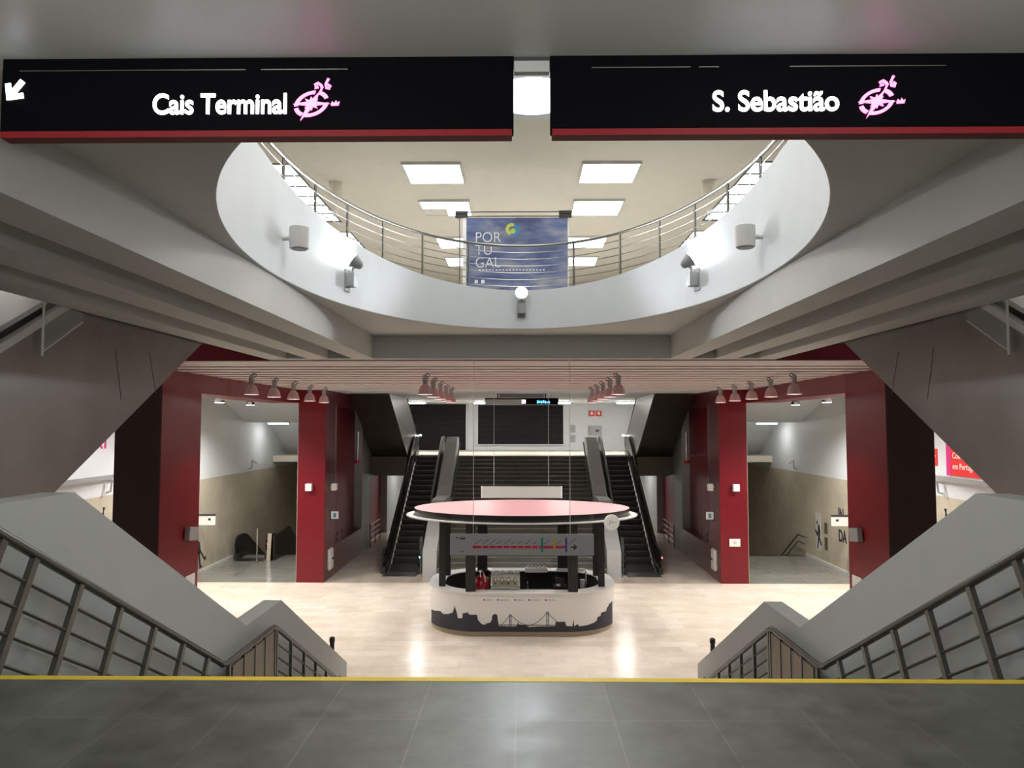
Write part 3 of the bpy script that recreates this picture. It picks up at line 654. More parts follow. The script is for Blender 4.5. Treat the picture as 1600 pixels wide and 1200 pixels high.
for x0, x1 in ((-1.80, -.985), (-.93, -.62)): ob('slot', bx(x0, x1, SY - .003, SY, 6.866, 6.869), M_rail, t)
text('lettering', 'Cais Terminal', .104, M_letter, at(-1.318, SY - .001, 6.708), t, fat=.0019, depth=.003, xs=.83)
compass(t, -.747, 6.741, SY - .001, .062)
# arrow pointing down to the left
ax, az = -1.815, 6.794
def arrow(cx, cz, L, rot, y, mtl, t, name='arrow'):
    P = [(-.5, 0), (0, .5), (.16, .34), (-.06, .12), (.55, .12), (.55, -.12), (-.06, -.12), (.16, -.34), (0, -.5)]
    q = [(cx + L * (u * math.cos(rot) - v * math.sin(rot)), cz + L * (u * math.sin(rot) + v * math.cos(rot))) for u, v in P]
    return ob(name, MB().prism(q, y - .004, y, 'y'), mtl, t)
arrow(ax, az, .085, R(52), SY - .001, M_letter, t)
t = thing('direction_sign', 'long black hanging sign with lit S. Sebastião lettering and pink compass logo', 'sign', (1.0, SY, 6.6))
signbox(t, .103, 1.96)
for x0, x1 in ((.25, .60), (.63, .70), (.95, 1.5)): ob('slot', bx(x0, x1, SY - .003, SY, 6.866, 6.869), M_rail, t)
text('lettering', 'S. Sebastião', .104, M_letter, at(.674, SY - .001, 6.708), t, fat=.0019, depth=.003, xs=.91)
compass(t, 1.252, 6.738, SY - .001, .062)
t = thing('sign_bracket', 'grey bracket plate between the two black signs under the ceiling', 'bracket', (.04, SY, 6.9))
ob('plate', bx(-.026, .10, SY + .01, SY + .04, 6.86, 6.90), M_greybox, t); ob('top_bar', bx(-.026, .10, SY + .01, SY + .04, 6.90, 6.914), M_blackmat, t)

# added uplighter bowls, unseen above the viewer, to brighten landing and ceiling
for s in (-1, 1):
    o = (s * 1.4, .2, 6.45); t = thing('added_uplighter', f'added unseen uplighter bowl above the viewer on the {SIDE[s]} side', 'ceiling light', (s * 1.4, .2, 6.915))
    ob('bowl', MB().lathe([(.03, -.10), (.12, -.07), (.19, 0), (.18, 0), (.11, -.06), (.02, -.085)], o, n=24), M_lightgrey, t, 50); ob('stem', MB().tube([(o[0], o[1], 6.36), (o[0], o[1], 6.915)], .012), M_rail, t)
    light('POINT', (o[0], o[1], 6.52), P_ADDED, t, size=.08)

# ------------------------------------------------------------------ pendant lamps under the slat ceiling
def pendant(power, ang, bl):
    t = thing('pendant_lamp', 'lamp', 'lamp', (0, 0, 0), 0, 'pendant lamps under the slat ceiling')
    ob('shade', MB().lathe([(.05, .255), (.085, .235), (.12, .19), (.148, .12), (.163, .05), (.178, 0), (.172, 0), (.156, .05), (.14, .12), (.11, .18), (.05, .21)], n=28), M_bounceshade, t, 50)
    hs = ob('housing', MB().lathe([(.05, .25), (.062, .27), (.062, .29), (.07, .3), (.07, .33), (.062, .34), (.07, .35), (.07, .38), (.062, .39), (.07, .4), (.07, .43), (.05, .47)], n=18), M_greybox, t, 30)
    ob('arm', MB().tube([(0, 0, .46), (.03, 0, .50), (.10, 0, .505), (.11, 0, .46), (.06, 0, .42)], .012, 6), M_blackmat, t)
    ob('cord', MB().tube([(.05, 0, .505), (.01, 0, .56), (-.03, 0, .60)], .01, 6), M_blackmat, t)
    ob('diffuser', MB().lathe([(.157, .03), (.155, .04)], n=24), M_diff, t)
    l = light('SPOT', (0, 0, .01), power, t, size=.12, angle=ang, blend=bl)
    return t
protos = {'inner': pendant(P_PENDANT, 128, .7), 'outer': pendant(P_OUTER, 96, .35)}; used = set()
ordn = ['nearest', 'second', 'third', 'fourth', 'farthest']
for X, row in ((-6.6, 'outer row, Cais Terminal side'), (-2.35, 'inner row, Cais Terminal side'), (2.35, 'inner row, S. Sebastião side'), (6.6, 'outer row, S. Sebastião side')):
    for i in range(5):
        kd = row[:5]; o = copy_tree(protos[kd]) if kd in used else protos[kd]; used.add(kd)
        o.location = (X, 18.20 + 1.68 * i, 6.34); o.rotation_euler = (0, 0, 0 if X < 0 else math.pi)
        o['label'] = f'pendant lamp, {ordn[i]} in the {row}'

# ------------------------------------------------------------------ kiosk
HW, HD, RC, KY = 2.6, 1.74, 1.45, 21.87
def rrect(d=0, n=12):
    hw, hd, r = HW - d, HD - d, max(RC - d, .05); out = []
    for cx, cy, a0 in ((hw - r, hd - r, 0), (-hw + r, hd - r, 90), (-hw + r, -hd + r, 180), (hw - r, -hd + r, 270)):
        for k in range(n + 1): a = R(a0 + 90 * k / n); out.append((cx + r * math.cos(a), KY + cy + r * math.sin(a)))
    return out
def arcpt(s, d=0):                                             # arc length from the middle of the front
    g = 1 if s >= 0 else -1; s = abs(s); L = HW - RC
    if s <= L: return (g * s, KY - HD - d)
    ph = (s - L) / RC
    if ph <= math.pi / 2: return (g * (L + (RC + d) * math.sin(ph)), KY - HD + RC - (RC + d) * math.cos(ph))
    return (g * (HW + d), KY - HD + RC + (s - L - RC * math.pi / 2))
def ring(d0, d1, z0, z1):
    o, i_ = rrect(d0), rrect(d1)
    return MB().grid([[(*p, z0) for p in i_], [(*p, z0) for p in o], [(*p, z1) for p in o], [(*p, z1) for p in i_], [(*p, z0) for p in i_]], closed=True)
kq = thing('kiosk', 'oval coffee kiosk with white counter, black posts and pink topped canopy', 'kiosk', (0, KY, 0))
ob('plinth', ring(.05, .6, 0, .135), M_beigeplinth, kq, 40)
ct = ob('counter', ring(0, .30, .135, 1.12), M_kwhite, kq, 40)
ob('counter_top', ring(-.03, .42, 1.12, 1.15), M_kwhite, kq, 40)
ob('inner_lining', ring(.305, .33, .12, 1.119), M_blackmat, kq, 40)
ob('inner_floor', MB().prism(rrect(.35), .02, .12, 'z'), M_blackmat, kq)
ob('back_unit', MB().prism([(-1.5, 21.3), (1.5, 21.3), (1.5, 21.7), (-1.5, 21.7)], .12, .80, 'z'), M_blackmat, kq)
ob('work_shelf', bx(-2.0, 2.0, 20.58, 21.29, .94, 1.0), M_darksteel, kq)
SK = [(-2.9, .50), (-2.675, .511), (-2.325, .56), (-2.203, .505), (-2.017, .534), (-1.873, .591), (-1.837, .69), (-1.806, .788), (-1.783, .677), (-1.747, .605), (-1.716, .464), (-1.59, .468), (-1.57, .601), (-1.449, .628), (-1.438, .666), (-1.426, .61), (-1.371, .575), (-1.185, .58), (-1.158, .448), (-1.063, .336), (-.967, .318), (-.948, .355), (-.834, .374), (-.788, .46), (-.786, .544), (-.758, .581), (-.693, .611), (-.643, .563), (-.636, .45), (-.597, .281), (-.491, .289), (-.338, .275), (-.148, .283), (-.11, .339), (-.09, .396), (-.071, .328), (.1, .321), (.195, .265), (.386, .277), (.88, .286), (.896, .399), (1.147, .407), (1.177, .295), (1.338, .285), (1.37, .464), (1.389, .283), (1.475, .335), (1.535, .275), (1.787, .291), (1.972, .325), (2.073, .367), (2.1, .458), (2.21, .46), (2.24, .551), (2.469, .548), (2.508, .637), (2.574, .655), (2.638, .708), (2.9, .74)]
def skyh(u):
    for (a, h), (b, g) in zip(SK, SK[1:]):
        if a <= u <= b: return h + (g - h) * (u - a) / (b - a)
    return .5
us = sorted(set([u for u, h in SK] + [-2.9 + 5.8 * k / 300 for k in range(301)]))
mb = MB()
for a, b in zip(us, us[1:]):
    A, B = arcpt(a, .004), arcpt(b, .004); mb.face([(*A, .136), (*B, .136), (*B, skyh(b)), (*A, skyh(a))])
def stroke(u0, z0, u1, z1, w_, n=14, sag=0):
    pts = []
    for k in range(n + 1):
        f = k / n; pts.append((u0 + (u1 - u0) * f, z0 + (z1 - z0) * f - sag * math.sin(f * math.pi)))
    for (a, za), (b, zb) in zip(pts, pts[1:]):
        dx, dz = b - a, zb - za; l = math.hypot(dx, dz) or 1; ox, oz = -dz / l * w_ / 2, dx / l * w_ / 2
        q = [(a + ox, za + oz), (a - ox, za - oz), (b - ox, zb - oz), (b + ox, zb + oz)]
        mb.face([(*arcpt(u, .005), z) for u, z in q])
for x, zt in ((-.30, .59), (.68, .67)): stroke(x - .02, .25, x - .02, zt, .018); stroke(x + .02, .25, x + .02, zt, .018); stroke(x - .03, zt - .06, x + .03, zt - .06, .015); stroke(x - .03, .42, x + .03, .42, .015)
stroke(-.58, .29, -.30, .585, .014, sag=.02); stroke(-.30, .585, .19, .30, .014, sag=.05); stroke(.19, .30, .68, .655, .014, sag=.07); stroke(.68, .655, .95, .40, .014, sag=.02); stroke(-.6, .315, .95, .31, .016)
ob('skyline_print', mb, M_ink, kq)
for u, w_ in ((-.95, 'Lisboa'), (-.59, 'Lisbonne'), (-.13, 'Lisboa'), (.24, 'Lissabon'), (.68, 'Lisbona')):
    text('lettering', w_.upper(), .066, M_grey, at(u, KY - HD - .003, .945), kq, depth=.001, xs=.8)
    ob('lettering_dot', MB().lathe([(.022, 0), (.022, .003)], (u - .045, KY - HD - .001, .968), (0, -1, 0), 12), M_ink, kq)
POSTS = [(-1.37, 20.34, .13), (1.37, 20.34, .13), (-2.2, 21.0, .085), (2.2, 21.0, .085), (-2.2, 22.5, .085), (2.2, 22.5, .085), (-1.2, 23.2, .15), (1.25, 23.2, .15)]
for x, y, h in POSTS: ob('post', bx(x - h, x + h, y - .09, y + .09, 1.15, 3.03), M_blackmat, kq, None, .006)
def ovl(a, b, z, n=64, cy=21.68): return [(a * math.cos(2 * math.pi * k / n), cy + b * math.sin(2 * math.pi * k / n), z) for k in range(n)]
ob('canopy_band', MB().grid([ovl(2.9, 2.0, 3.0), ovl(3.05, 2.11, 3.0), ovl(3.08, 2.13, 3.24), ovl(3.06, 2.11, 3.245), ovl(2.9, 2.0, 3.20), ovl(2.9, 2.0, 3.0)], closed=True), M_black, kq, 40)
mb = MB(); mb.face(ovl(3.07, 2.12, 3.246)); mb.face(ovl(3.05, 2.10, 3.236)[::-1]); ob('canopy_top', mb, M_pink, kq)
ob('canopy_rim', MB().grid([ovl(2.95, 2.0, 3.02), ovl(3.30, 2.22, 3.03), ovl(3.30, 2.22, 3.065), ovl(2.95, 2.0, 3.06), ovl(2.95, 2.0, 3.02)], closed=True), M_lightgrey, kq, 40)
mb = MB(); mb.face(ovl(2.96, 2.01, 3.015)); ob('canopy_soffit', mb, M_blackmat, kq)
ob('rear_counter_sign', bx(1.05, 1.9, 23.02, 23.1, 1.15, 1.24), M_kwhite, kq)
ob('glass_screen', bx(-.9, .9, 23.28, 23.29, 1.15, 1.50), M_glass, kq)
ds = thing('disc_sign', 'round white disc sign on the front edge of the kiosk canopy', 'sign', (2.35, 19.75, 3.06))
ob('disc', MB().lathe([(.20, -.02), (.205, 0), (.2, .02)], (2.35, 19.75, 3.06), (0, -1, 0), 32), M_paper, ds, 30)
ob('pictogram', MB().tube([(2.28, 19.727, 2.98), (2.31, 19.727, 3.10), (2.35, 19.727, 3.11)], .008, 6), M_grey, ds); ob('pictogram', MB().tube([(2.31, 19.727, 3.06), (2.46, 19.727, 3.06)], .008, 6), M_grey, ds)
ob('holder', MB().tube([(2.35, 19.77, 3.06), (2.35, 20.35, 3.05)], .02), M_blackmat, ds)
ob('added_downlight', MB().lathe([(.16, 0), (.16, .02)], (0, 21.7, 2.99), n=20), M_diff, kq)  # lamp disc added under the canopy for the spot below
light('SPOT', (0, 21.7, 2.97), 45, kq, size=.2, angle=150)

# things on the kiosk counter
cz = 1.0
em = thing('espresso_machine', 'bright chrome espresso machine with cups stacked on its top', 'coffee machine', (-.42, 20.9, cz))
ob('body', bx(-.85, -.05, 20.75, 21.15, cz + .10, cz + .52), M_chrome, em, None, .02); ob('base', bx(-.83, -.07, 20.66, 21.12, cz, cz + .10), M_blackmat, em)
ob('drip_tray', bx(-.85, -.05, 20.60, 20.8, cz + .10, cz + .15), M_chrome, em)
ob('back_plate', bx(-.80, -.10, 20.735, 20.75, cz + .17, cz + .36), M_diffwarm, em)
for i in range(4):
    x = -.72 + i * .18; g = ob('group_head', MB().lathe([(.045, 0), (.045, .08)], (x, 20.70, cz + .34), n=14), M_chrome, em, 40)
    ob('portafilter', MB().tube([(x, 20.70, cz + .33), (x, 20.56, cz + .30)], .018, 8), M_rubber, g)
ob('cup_rail', MB().tube([(-.85, 20.75, cz + .56), (-.05, 20.75, cz + .56)], .012, 6), M_chrome, em)
for i in range(8):
    cu = thing('coffee_cup', f'white coffee cup on the espresso machine, {["first","second","third","fourth","fifth","sixth","seventh","eighth"][i]} from the grinder', 'cup', (-.79 + i * .095, 20.86 + .06 * (i % 2), cz + .52), 0, 'cups on the espresso machine')
    x, y = -.79 + i * .095, 20.86 + .06 * (i % 2)
    ob('bowl', MB().lathe([(.022, 0), (.038, .03), (.042, .07), (.037, .07), (.032, .03), (.015, .012)], (x, y, cz + .52), n=14), M_paper, cu, 40)
    ob('ear', MB().tube([(x + .04, y, cz + .58), (x + .06, y, cz + .565), (x + .036, y, cz + .55)], .006, 6), M_paper, cu)
gr = thing('coffee_grinder', 'dark coffee grinder with a funnel hopper beside the espresso machine', 'coffee grinder', (-1.02, 20.9, cz))
ob('body', bx(-1.11, -.93, 20.82, 21.02, cz, cz + .34), M_darksteel, gr, None, .015); ob('hopper', MB().lathe([(.05, .34), (.06, .38), (.11, .52), (.11, .55), (.09, .56)], (-1.02, 20.9, cz), n=18), M_black, gr, 40)
ob('spout', bx(-1.05, -.99, 20.76, 20.82, cz + .2, cz + .26), M_chrome, gr)
dp = thing('red_dispenser', 'red rounded drinks dispenser with a curved spout by the front post', 'dispenser', (-1.02, 20.55, 1.0))
ob('tank', MB().lathe([(.20, 0), (.23, .04), (.24, .22), (.21, .38), (.12, .46), (.05, .48)], (-1.11, 20.78, cz), n=24), M_cherry, dp, 40)
ob('spout', MB().tube([(-1.12, 20.66, cz + .46), (-1.12, 20.62, cz + .60), (-1.05, 20.56, cz + .62), (-1.0, 20.54, cz + .50), (-.99, 20.54, cz + .36)], .018, 8), M_chrome, dp, 60)
ob('knob', MB().lathe([(.0, -.04), (.04, 0), (.0, .04)], (-1.14, 20.64, cz + .62), n=14), M_paper, dp, 60)
gr.location.y += .25
tr = thing('pastry_tray', 'white tray of small jars on the rear counter of the kiosk', 'tray', (.45, 23.05, 1.15))
ob('tray', bx(.1, .78, 22.9, 23.15, 1.15, 1.27), M_kwhite, tr)
for i in range(5):
    x = .2 + i * .12; j = thing('glass_jar', f'small glass jar in the white tray, {ordn[i] if i else "first"} along from the espresso machine'.replace('nearest', 'first').replace('farthest', 'last'), 'jar', (x, 23.0, 1.27), 0, 'jars in the white tray')
    ob('glass', MB().lathe([(.04, 0), (.042, .09), (.03, .1)], (x, 23.0, 1.27), n=12), M_lightgrey, j, 40); ob('lid', MB().lathe([(.035, .1), (.035, .12)], (x, 23.0, 1.27), n=12), M_chrome, j)
fc = thing('tap', 'small chrome tap over the kiosk sink', 'tap', (.16, 20.95, cz))
ob('spout', MB().tube([(.16, 20.98, cz), (.16, 20.98, cz + .24), (.16, 20.92, cz + .28), (.16, 20.82, cz + .25)], .014, 8), M_chrome, fc, 60); ob('lever', bx(.14, .18, 20.98, 21.06, cz + .22, cz + .235), M_chrome, fc)
sk = thing('sink', 'steel sink basin behind the kiosk counter', 'sink', (.35, 20.85, cz)); ob('basin', bx(.25, .75, 20.7, 21.1, cz, cz + .03), M_chrome, sk, None, .008); ob('drain', MB().lathe([(.03, 0), (.03, .004)], (.5, 20.9, cz + .03), n=12), M_blackmat, sk)
tl = thing('cash_register', 'dark cash register with a red panel behind the front post', 'cash register', (1.05, 20.85, cz))
ob('body', bx(.88, 1.22, 20.72, 21.05, cz, cz + .2), M_blackmat, tl, None, .01); ob('screen', bx(.92, 1.18, 20.82, 20.86, cz + .2, cz + .42), M_black, tl); ob('red_panel', bx(.92, 1.16, 20.71, 20.72, cz + .05, cz + .14), M_cherry, tl); ob('paper_strip', bx(.95, 1.05, 20.74, 20.8, cz + .2, cz + .25), M_paper, tl)
bl = thing('blender_jug', 'tall chrome juicer beside the cash register in the kiosk', 'juicer', (1.72, 21.05, cz))
ob('stand', bx(1.66, 1.8, 21.0, 21.15, cz, cz + .06), M_blackmat, bl); ob('column', MB().tube([(1.78, 21.1, cz + .06), (1.78, 21.1, cz + .55), (1.70, 21.05, cz + .6)], .02), M_chrome, bl, 60); ob('jug', MB().lathe([(.05, .06), (.07, .3), (.072, .32), (.06, .32)], (1.68, 21.05, cz), n=16), M_lightgrey, bl, 40)
for k, (z, m, lb) in enumerate(((2.0, M_orange, 'orange square notice on the rear kiosk post'), (1.62, M_cherry, 'red square notice on the rear kiosk post'))):
    n_ = thing('notice', lb, 'notice', (-1.15, 23.09, z)); ob('sheet', bx(-1.22, -1.06, 23.10, 23.108, z, z + .15), m, n_); ob('symbol', bx(-1.17, -1.11, 23.096, 23.10, z + .05, z + .1), M_paper, n_)

# ------------------------------------------------------------------ hanging line map signs
t = thing('line_map_sign', 'grey hanging metro line map with a red route line before the kiosk', 'sign', (0, 14.62, 3.08))
X0, X1, Y = -1.385, 1.394, 14.60
ob('board', bx(X0, X1, Y, Y + .05, 3.085, 3.495), M_grey, t, None, .004)
PX = lambda zx: X0 + (zx - 285) / 993 * (X1 - X0)
PZ = lambda zy: 3.495 - (zy - 415) / 150 * .41
ob('route_line', bx(PX(455), PX(1090), Y - .003, Y, PZ(514), PZ(497)), M_line, t)
mb = MB()
for k in range(9): x = PX(505 + 49 * k); mb.box(x - .012, x + .012, Y - .005, Y - .003, PZ(508), PZ(503))
ob('stop_mark', mb, M_paper, t)
ob('end_stop', MB().lathe([(.03, 0), (.03, .004)], (PX(452), Y - .001, PZ(505)), (0, -1, 0), 14), M_line, t)
for zx, m in ((921, M_green), (1005, M_ylw), (1086, M_blue)): ob('crossing_line', bx(PX(zx - 7), PX(zx + 7), Y - .006, Y, PZ(540), PZ(440)), m, t)
arrow(PX(1142), PZ(506), .115, math.pi, Y - .001, M_ink, t)
NM = ['Aeroporto', 'Encarnação', 'Moscavide', 'Oriente', 'Cabo Ruivo', 'Olivais', 'Chelas', 'Bela Vista', 'Olaias', 'Alameda', 'Saldanha', 'S. Sebastião']
for k, nme in enumerate(NM):
    zx = 462 + 49.5 * k if k < 9 else (938, 1022, 1104)[k - 9]
    text('station_name', nme, .046, M_ink, at(PX(zx), Y - .001, PZ(488)) @ Matrix.Rotation(R(35), 4, 'Z'), t, depth=.001, xs=.75)
for zx in (445, 1115): ob('wire', MB().tube([(PX(zx), Y + .025, 3.49), (PX(zx), Y + .025, 6.895)], .006, 6), M_lightgrey, t)
mb = MB(); mb.box(PX(325), PX(345), Y - .003, Y, PZ(445), PZ(438)); mb.box(PX(352), PX(390), Y - .003, Y, PZ(452), PZ(441)); mb.box(PX(352), PX(378), Y - .003, Y, PZ(540), PZ(536)); ob('small_print', mb, M_ink, t)
t = thing('blank_hanging_sign', 'pale blank back of a hanging sign behind the kiosk canopy', 'sign', (0, 26, 3.08))
ob('board', bx(-1.394, 1.38, 25.98, 26.03, 3.085, 3.485), M_lightgrey, t, None, .004)
for x in (-1.40, 1.35): ob('end_cap', bx(x, x + .05, 25.97, 26.04, 3.08, 3.49), M_kwhite, t)
for x in (-.956, .93): ob('wire', MB().tube([(x, 26.0, 3.48), (x, 26.0, 6.86)], .008, 6), M_lightgrey, t)

# ------------------------------------------------------------------ small things on the red blocks and side walls
for s in (-1, 1):
    L = SIDE[s]
    def tilted(name, label, x, y, z, w_, d, h, m, rx=0, rz=0):
        t = thing(name, label, 'wall light' if 'light' in name else 'speaker', (x, y, z)); return t
    # grey box speaker on the column
    t = thing('box_speaker', f'grey box speaker on the near red column on the {L} side', 'speaker', (s * 7.9, 18.1, 3.0))
    a, b = sorted((s * 7.88, s * 8.0)); ob('body', MB().prism([(17.82, 2.86), (18.30, 2.80), (18.34, 3.12), (17.86, 3.18)], a, b, 'x'), M_greybox, t, None, .01); ob('bracket', bx(*sorted((s * 7.99, s * 8.035)), 18.0, 18.15, 2.95, 3.05), M_grey, t)
    # small white lamp on the pillar front
    t = thing('box_light', f'small white box light on the red pillar front, {L} side', 'wall light', (s * 7.6, 26.8, 3.36))
    ob('body', bx(s * 7.6 - .11, s * 7.6 + .11, 26.72, 26.88, 3.25, 3.50), M_paper, t, None, .01); ob('bracket', bx(s * 7.6 - .03, s * 7.6 + .03, 26.87, 26.91, 3.3, 3.4), M_grey, t)
    t = thing('box_light', f'small white box light on the pillar flank, {L} side', 'wall light', (s * 6.9, 27.6, 3.3))
    a, b = sorted((s * 6.80, s * 6.98)); ob('body', bx(a, b, 27.5, 27.75, 3.2, 3.45), M_paper, t, None, .01); ob('bracket', bx(*sorted((s * 6.97, s * 7.045)), 27.58, 27.66, 3.28, 3.36), M_grey, t)
    t = thing('flag_sign', f'small white pictogram sign on the pillar flank on the {L} side', 'sign', (s * 6.9, 27.7, 2.3))
    a, b = sorted((s * 6.75, s * 7.03)); ob('plate', bx(a, b, 27.7, 27.74, 2.15, 2.42), M_paper, t); ob('pictogram', bx(s * 6.88 - .05, s * 6.88 + .05, 27.695, 27.70, 2.2, 2.36), M_teal, t); ob('bracket', bx(*sorted((s * 7.02, s * 7.045)), 27.68, 27.76, 2.1, 2.46), M_blackmat, t)
    t = thing('help_point', f'rounded grey help point on the pillar flank on the {L} side', 'help point', (s * 7.0, 27.55, .7))
    a, b = sorted((s * 6.93, s * 7.044)); ob('body', bx(a, b, 27.35, 27.85, .33, 1.1), M_lightgrey, t, None, .04); ob('slot', bx(*sorted((s * 6.92, s * 6.935)), 27.6, 27.86, .68, .76), M_blackmat, t)
    # passage things
    Xw = s * 12.2
    t = thing('passage_sign', f'white flag sign with a dark top in the passage, {L} side', 'sign', (s * 11.8, 28.0, 2.0))
    a, b = sorted((s * 11.42, s * 12.2)); ob('panel', bx(a, b, 27.96, 28.04, 1.88, 2.22), M_kwhite, t); ob('top_strip', bx(a, b, 27.95, 28.05, 2.22, 2.28), M_ink, t); ob('pictogram', bx(s * 11.62 - .05, s * 11.62 + .05, 27.955, 27.96, 2.05, 2.13), M_blackmat, t)
    for y, z, lb in ((33.5, 3.94, 'above the stone deep in the passage'), (22.0, 3.9, 'under the grey wall ledge')):
        t = thing('wall_camera', f'small grey angled fitting {lb}, {L} side', 'wall fitting', (Xw, y, z))
        e = s * -1; ob('stalk', MB().tube([(Xw, y, z - .28), (Xw + e * .12, y, z - .25), (Xw + e * .16, y, z + .1)], .03, 8), M_grey, t); ob('head', MB().tube([(Xw + e * .16, y, z + .1), (Xw + e * .34, y + .05, z - .05)], .045, 10), M_lightgrey, t)
    for X, y, lb in ((9.73, 24.0, 'nearer'), (9.83, 27.0, 'farther')):
        t = thing('chrome_spotlight', f'{lb} chrome dome spotlight seen through the portal on the {L} side', 'spotlight', (s * X, y, 6.86))
        ob('dome', MB().lathe([(.17, 0), (.16, .06), (.11, .13), (.04, .16)], (s * X, y, 6.32), n=20), M_chrome, t, 60); ob('stem', MB().tube([(s * X, y, 6.47), (s * X, y, 6.86)], .02), M_rail, t)
        ob('lens', MB().lathe([(.14, -.01), (.14, .0)], (s * X, y, 6.32), n=20), M_diff, t)
        light('SPOT', (s * X, y, 6.29), P_VEST, t, size=.12, angle=150, blend=.7)
    t = thing('tube_light', f'tube light on the low passage ceiling on the {L} side', 'light', (s * 11.3, 34.7, 5.72)); ob('housing', bx(s * 11.3 - .5, s * 11.3 + .5, 34.6, 34.8, 5.68, 5.72), M_lightgrey, t); ob('diffuser', bx(s * 11.3 - .45, s * 11.3 + .45, 34.63, 34.77, 5.63, 5.68), M_tube, t)
    light('AREA', (s * 11.0, 34.7, 5.6), 14, t, size=.5)
    for y in (14.0, 20.0):
        t = thing('tube_light', f'tube light behind the steel escalator, {"landing end" if y < 15 else "portal end"}, {L} side', 'light', (s * 10.8, y, 6.86 if y > 16.6 else 11.2))
        zt = 6.86 if y > 16.7 else 11.2
        ob('housing', bx(s * 10.8 - .1, s * 10.8 + .1, y - .6, y + .6, zt - .06, zt), M_lightgrey, t); ob('diffuser', bx(s * 10.8 - .08, s * 10.8 + .08, y - .58, y + .58, zt - .1, zt - .06), M_tube, t)
        light('AREA', (s * 10.8, y, zt - .15), P_HALL if y > 15 else 8, t, size=1.0)
    t = thing('wall_handrail', f'dark wall handrail with upturned end beside the red column, {L} side', 'handrail', (s * 11.9, 21.5, 3.0))
    ob('rail', MB().tube([(s * 11.9, 19.0, 3.0), (s * 11.9, 21.1, 3.0), (s * 11.9, 21.3, 3.03), (s * 11.9, 21.35, 3.25)], .04), M_blackmat, t, 60)
    for y in (19.4, 20.7): ob('bracket', MB().tube([(s * 11.9, y, 3.0), (s * 12.2, y, 2.95)], .02, 6), M_blackmat, t)
# writing and prints on the side walls
ZL, ZR = R(90), R(-90)
t = thing('wall_lettering', 'large pink letters on the white wall beside the red column', 'lettering', (-12.19, 21.9, 4.95))
text('letter', 'RT', .52, M_magenta, at(-12.195, 21.38, 4.93, ZL), t, fat=.02, depth=.003, xs=1.0)
t = thing('poster', 'large red poster with white words about Portugal on the white wall', 'poster', (12.19, 20.7, 4.6)); ob('sheet', bx(12.18, 12.2, 18.6, 21.5, 4.17, 5.35), M_redposter, t); ob('edge_band', bx(12.175, 12.2, 21.5, 21.72, 4.17, 5.35), M_magenta, t)
text('lettering', 'Conte connosco', .24, M_paper, at(12.178, 21.42, 4.66, ZR), t, depth=.001, xs=.9); text('lettering', 'em Portugal.', .24, M_paper, at(12.178, 21.42, 4.36, ZR), t, depth=.001, xs=.9)
t = thing('poster', 'small red poster next to the red column on the white wall', 'poster', (12.19, 22.5, 4.6)); ob('sheet', bx(12.18, 12.2, 22.2, 23.1, 4.40, 4.90), M_redposter, t); ob('print', bx(12.175, 12.18, 22.28, 22.6, 4.66, 4.71), M_paper, t); ob('print', bx(12.175, 12.18, 22.38, 22.62, 4.52, 4.56), M_paper, t)
t = thing('wall_mural', 'black capital letters printed on the stone wall behind the passage sign', 'mural', (12.19, 29, 1.6))
text('letter', 'DA', .62, M_ink, at(12.195, 29.25, 1.16, ZR), t, fat=.02, depth=.003, xs=.8); text('letter', 'IN', .62, M_ink, at(12.195, 29.25, 1.98, ZR), t, fat=.02, depth=.003, xs=.8)
def silhouette(name, parts, X, y0, z0, sc, m, t):
    for P in parts: ob(name, MB().prism([(y0 + sc * u, z0 + sc * v) for u, v in P], X - .004, X + .004, 'x'), m, t)
t = thing('wall_mural', 'dark figure prints in a pale column on the stone wall', 'mural', (12.19, 31.2, 1.2))
ob('pale_column', bx(12.192, 12.2, 30.95, 31.5, .45, 2.0), M_lightgrey, t)
silhouette('figure', [[(0, .9), (.1, 1.2), (.25, 1.15), (.3, .8), (.2, .55), (.05, .6)], [(.25, 1.2), (.35, 1.38), (.45, 1.2)], [(.3, .8), (.55, .95), (.6, .85), (.35, .6)], [(.15, .6), (.3, .1), (.4, .1), (.28, .6)], [(.05, .62), (-.15, .3), (-.05, .25), (.18, .55)]], 12.189, 31.0, .45, .9, M_ink, t)
ob('text_block', bx(12.192, 12.2, 30.3, 30.6, 1.25, 1.68), M_brown, t); ob('text_block', bx(12.192, 12.2, 30.3, 30.6, .6, 1.1), M_brown, t)
t = thing('wall_mural', 'black figure print with long legs on the stone wall beside the column', 'mural', (-12.19, 28.6, .5))
silhouette('figure', [[(-.35, 1.5), (.0, 1.45), (.12, 1.0), (-.02, .8), (-.35, 1.0)], [(-.05, 1.0), (.12, 1.0), (.62, .55), (.75, .62), (.80, .48), (.60, .42), (.5, .52)], [(-.2, .95), (.0, .95), (.16, .25), (.3, .2), (.3, .1), (.05, .1)]], -12.19, 28.5, .1, .75, M_ink, t)
# notice on the right pillar
t = thing('notice', 'white printed notice on the bright red pillar front', 'notice', (7.54, 26.89, 1.43)); ob('sheet', bx(7.36, 7.74, 26.88, 26.9, 1.30, 1.57), M_paper, t); ob('print', bx(7.5, 7.6, 26.875, 26.88, 1.38, 1.5), M_lightgrey, t)

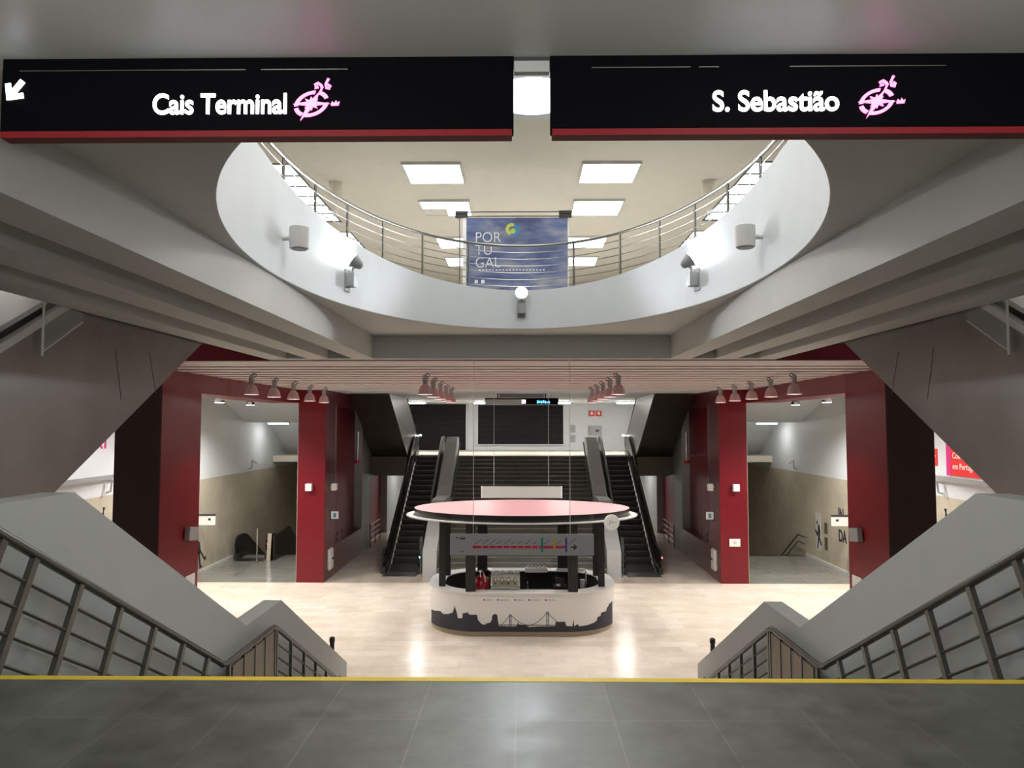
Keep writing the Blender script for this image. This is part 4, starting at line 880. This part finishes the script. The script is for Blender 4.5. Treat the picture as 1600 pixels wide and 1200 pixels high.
# ways down in the side passages
dl = [(31.7, 0), (32.5, 0), (38.3, -3.2), (39.2, -3.2)]
escalator(-1, 10.55, 12.0, dl, 'dark escalator going down in the side passage', (10.62, M_ledred), hh=.95)
t = thing('crowd_pole', 'slim steel pole before the passage escalator', 'pole', (-10.55, 30.9, 0)); ob('shaft', MB().tube([(-10.75, 30.6, 0), (-10.75, 30.6, 1.4)], .025), M_chrome, t); ob('foot', MB().lathe([(.08, 0), (.08, .02)], (-10.75, 30.6, 0), n=14), M_chrome, t)
tag(ob('newel_panel', MB().prism([(31.0, 0), (31.15, 1.12), (31.5, 1.12), (31.5, 0)], -10.50, -10.34, 'x'), M_chrome), 'tall shining steel end panel beside the passage escalator', 'panel')
tag(ob('stair_parapet', MB().prism([(31.2, 0), (31.2, 1.0), (33.2, 1.15), (38, -1.7), (38, -3.5), (32.75, -3.5), (32.75, 0)], -10.30, -10.22, 'x'), M_black), 'dark parapet beside the passage escalator', 'parapet')
for s, xa, xb in ((-1, 8.2, 10.2), (1, 8.2, 12.1)):
    pr = rev_stairs(32.72, 0, 38.5, -3.4, 18)
    pp = []
    for p in [(32.72, -3.48), (32.72, 0)] + pr + [(38.5, -3.48)]:
        if not pp or (abs(p[0] - pp[-1][0]) + abs(p[1] - pp[-1][1])) > 1e-4: pp.append(p)
    a, b = sorted((s * xa, s * xb)); tag(ob('staircase', MB().prism(pp, a, b, 'x'), M_greyfl), f'grey stairs going down in the side passage on the {SIDE[s]} side', 'stairs')
t = thing('stair_handrail', 'dark handrail at the head of the passage stairs', 'handrail', (11.9, 32.5, .9))
ob('rail', MB().tube([(11.9, 32.0, .88), (11.9, 32.7, .9), (11.9, 38, -2.2)], .035), M_rail, t); ob('rail', MB().tube([(11.9, 32.0, .6), (11.9, 32.7, .62), (11.9, 38, -2.5)], .03), M_rail, t)
for y, z in ((32.3, .88), (34.5, -.15)): ob('bracket', MB().tube([(11.9, y, z), (12.2, y, z - .05)], .015, 6), M_rail, t)
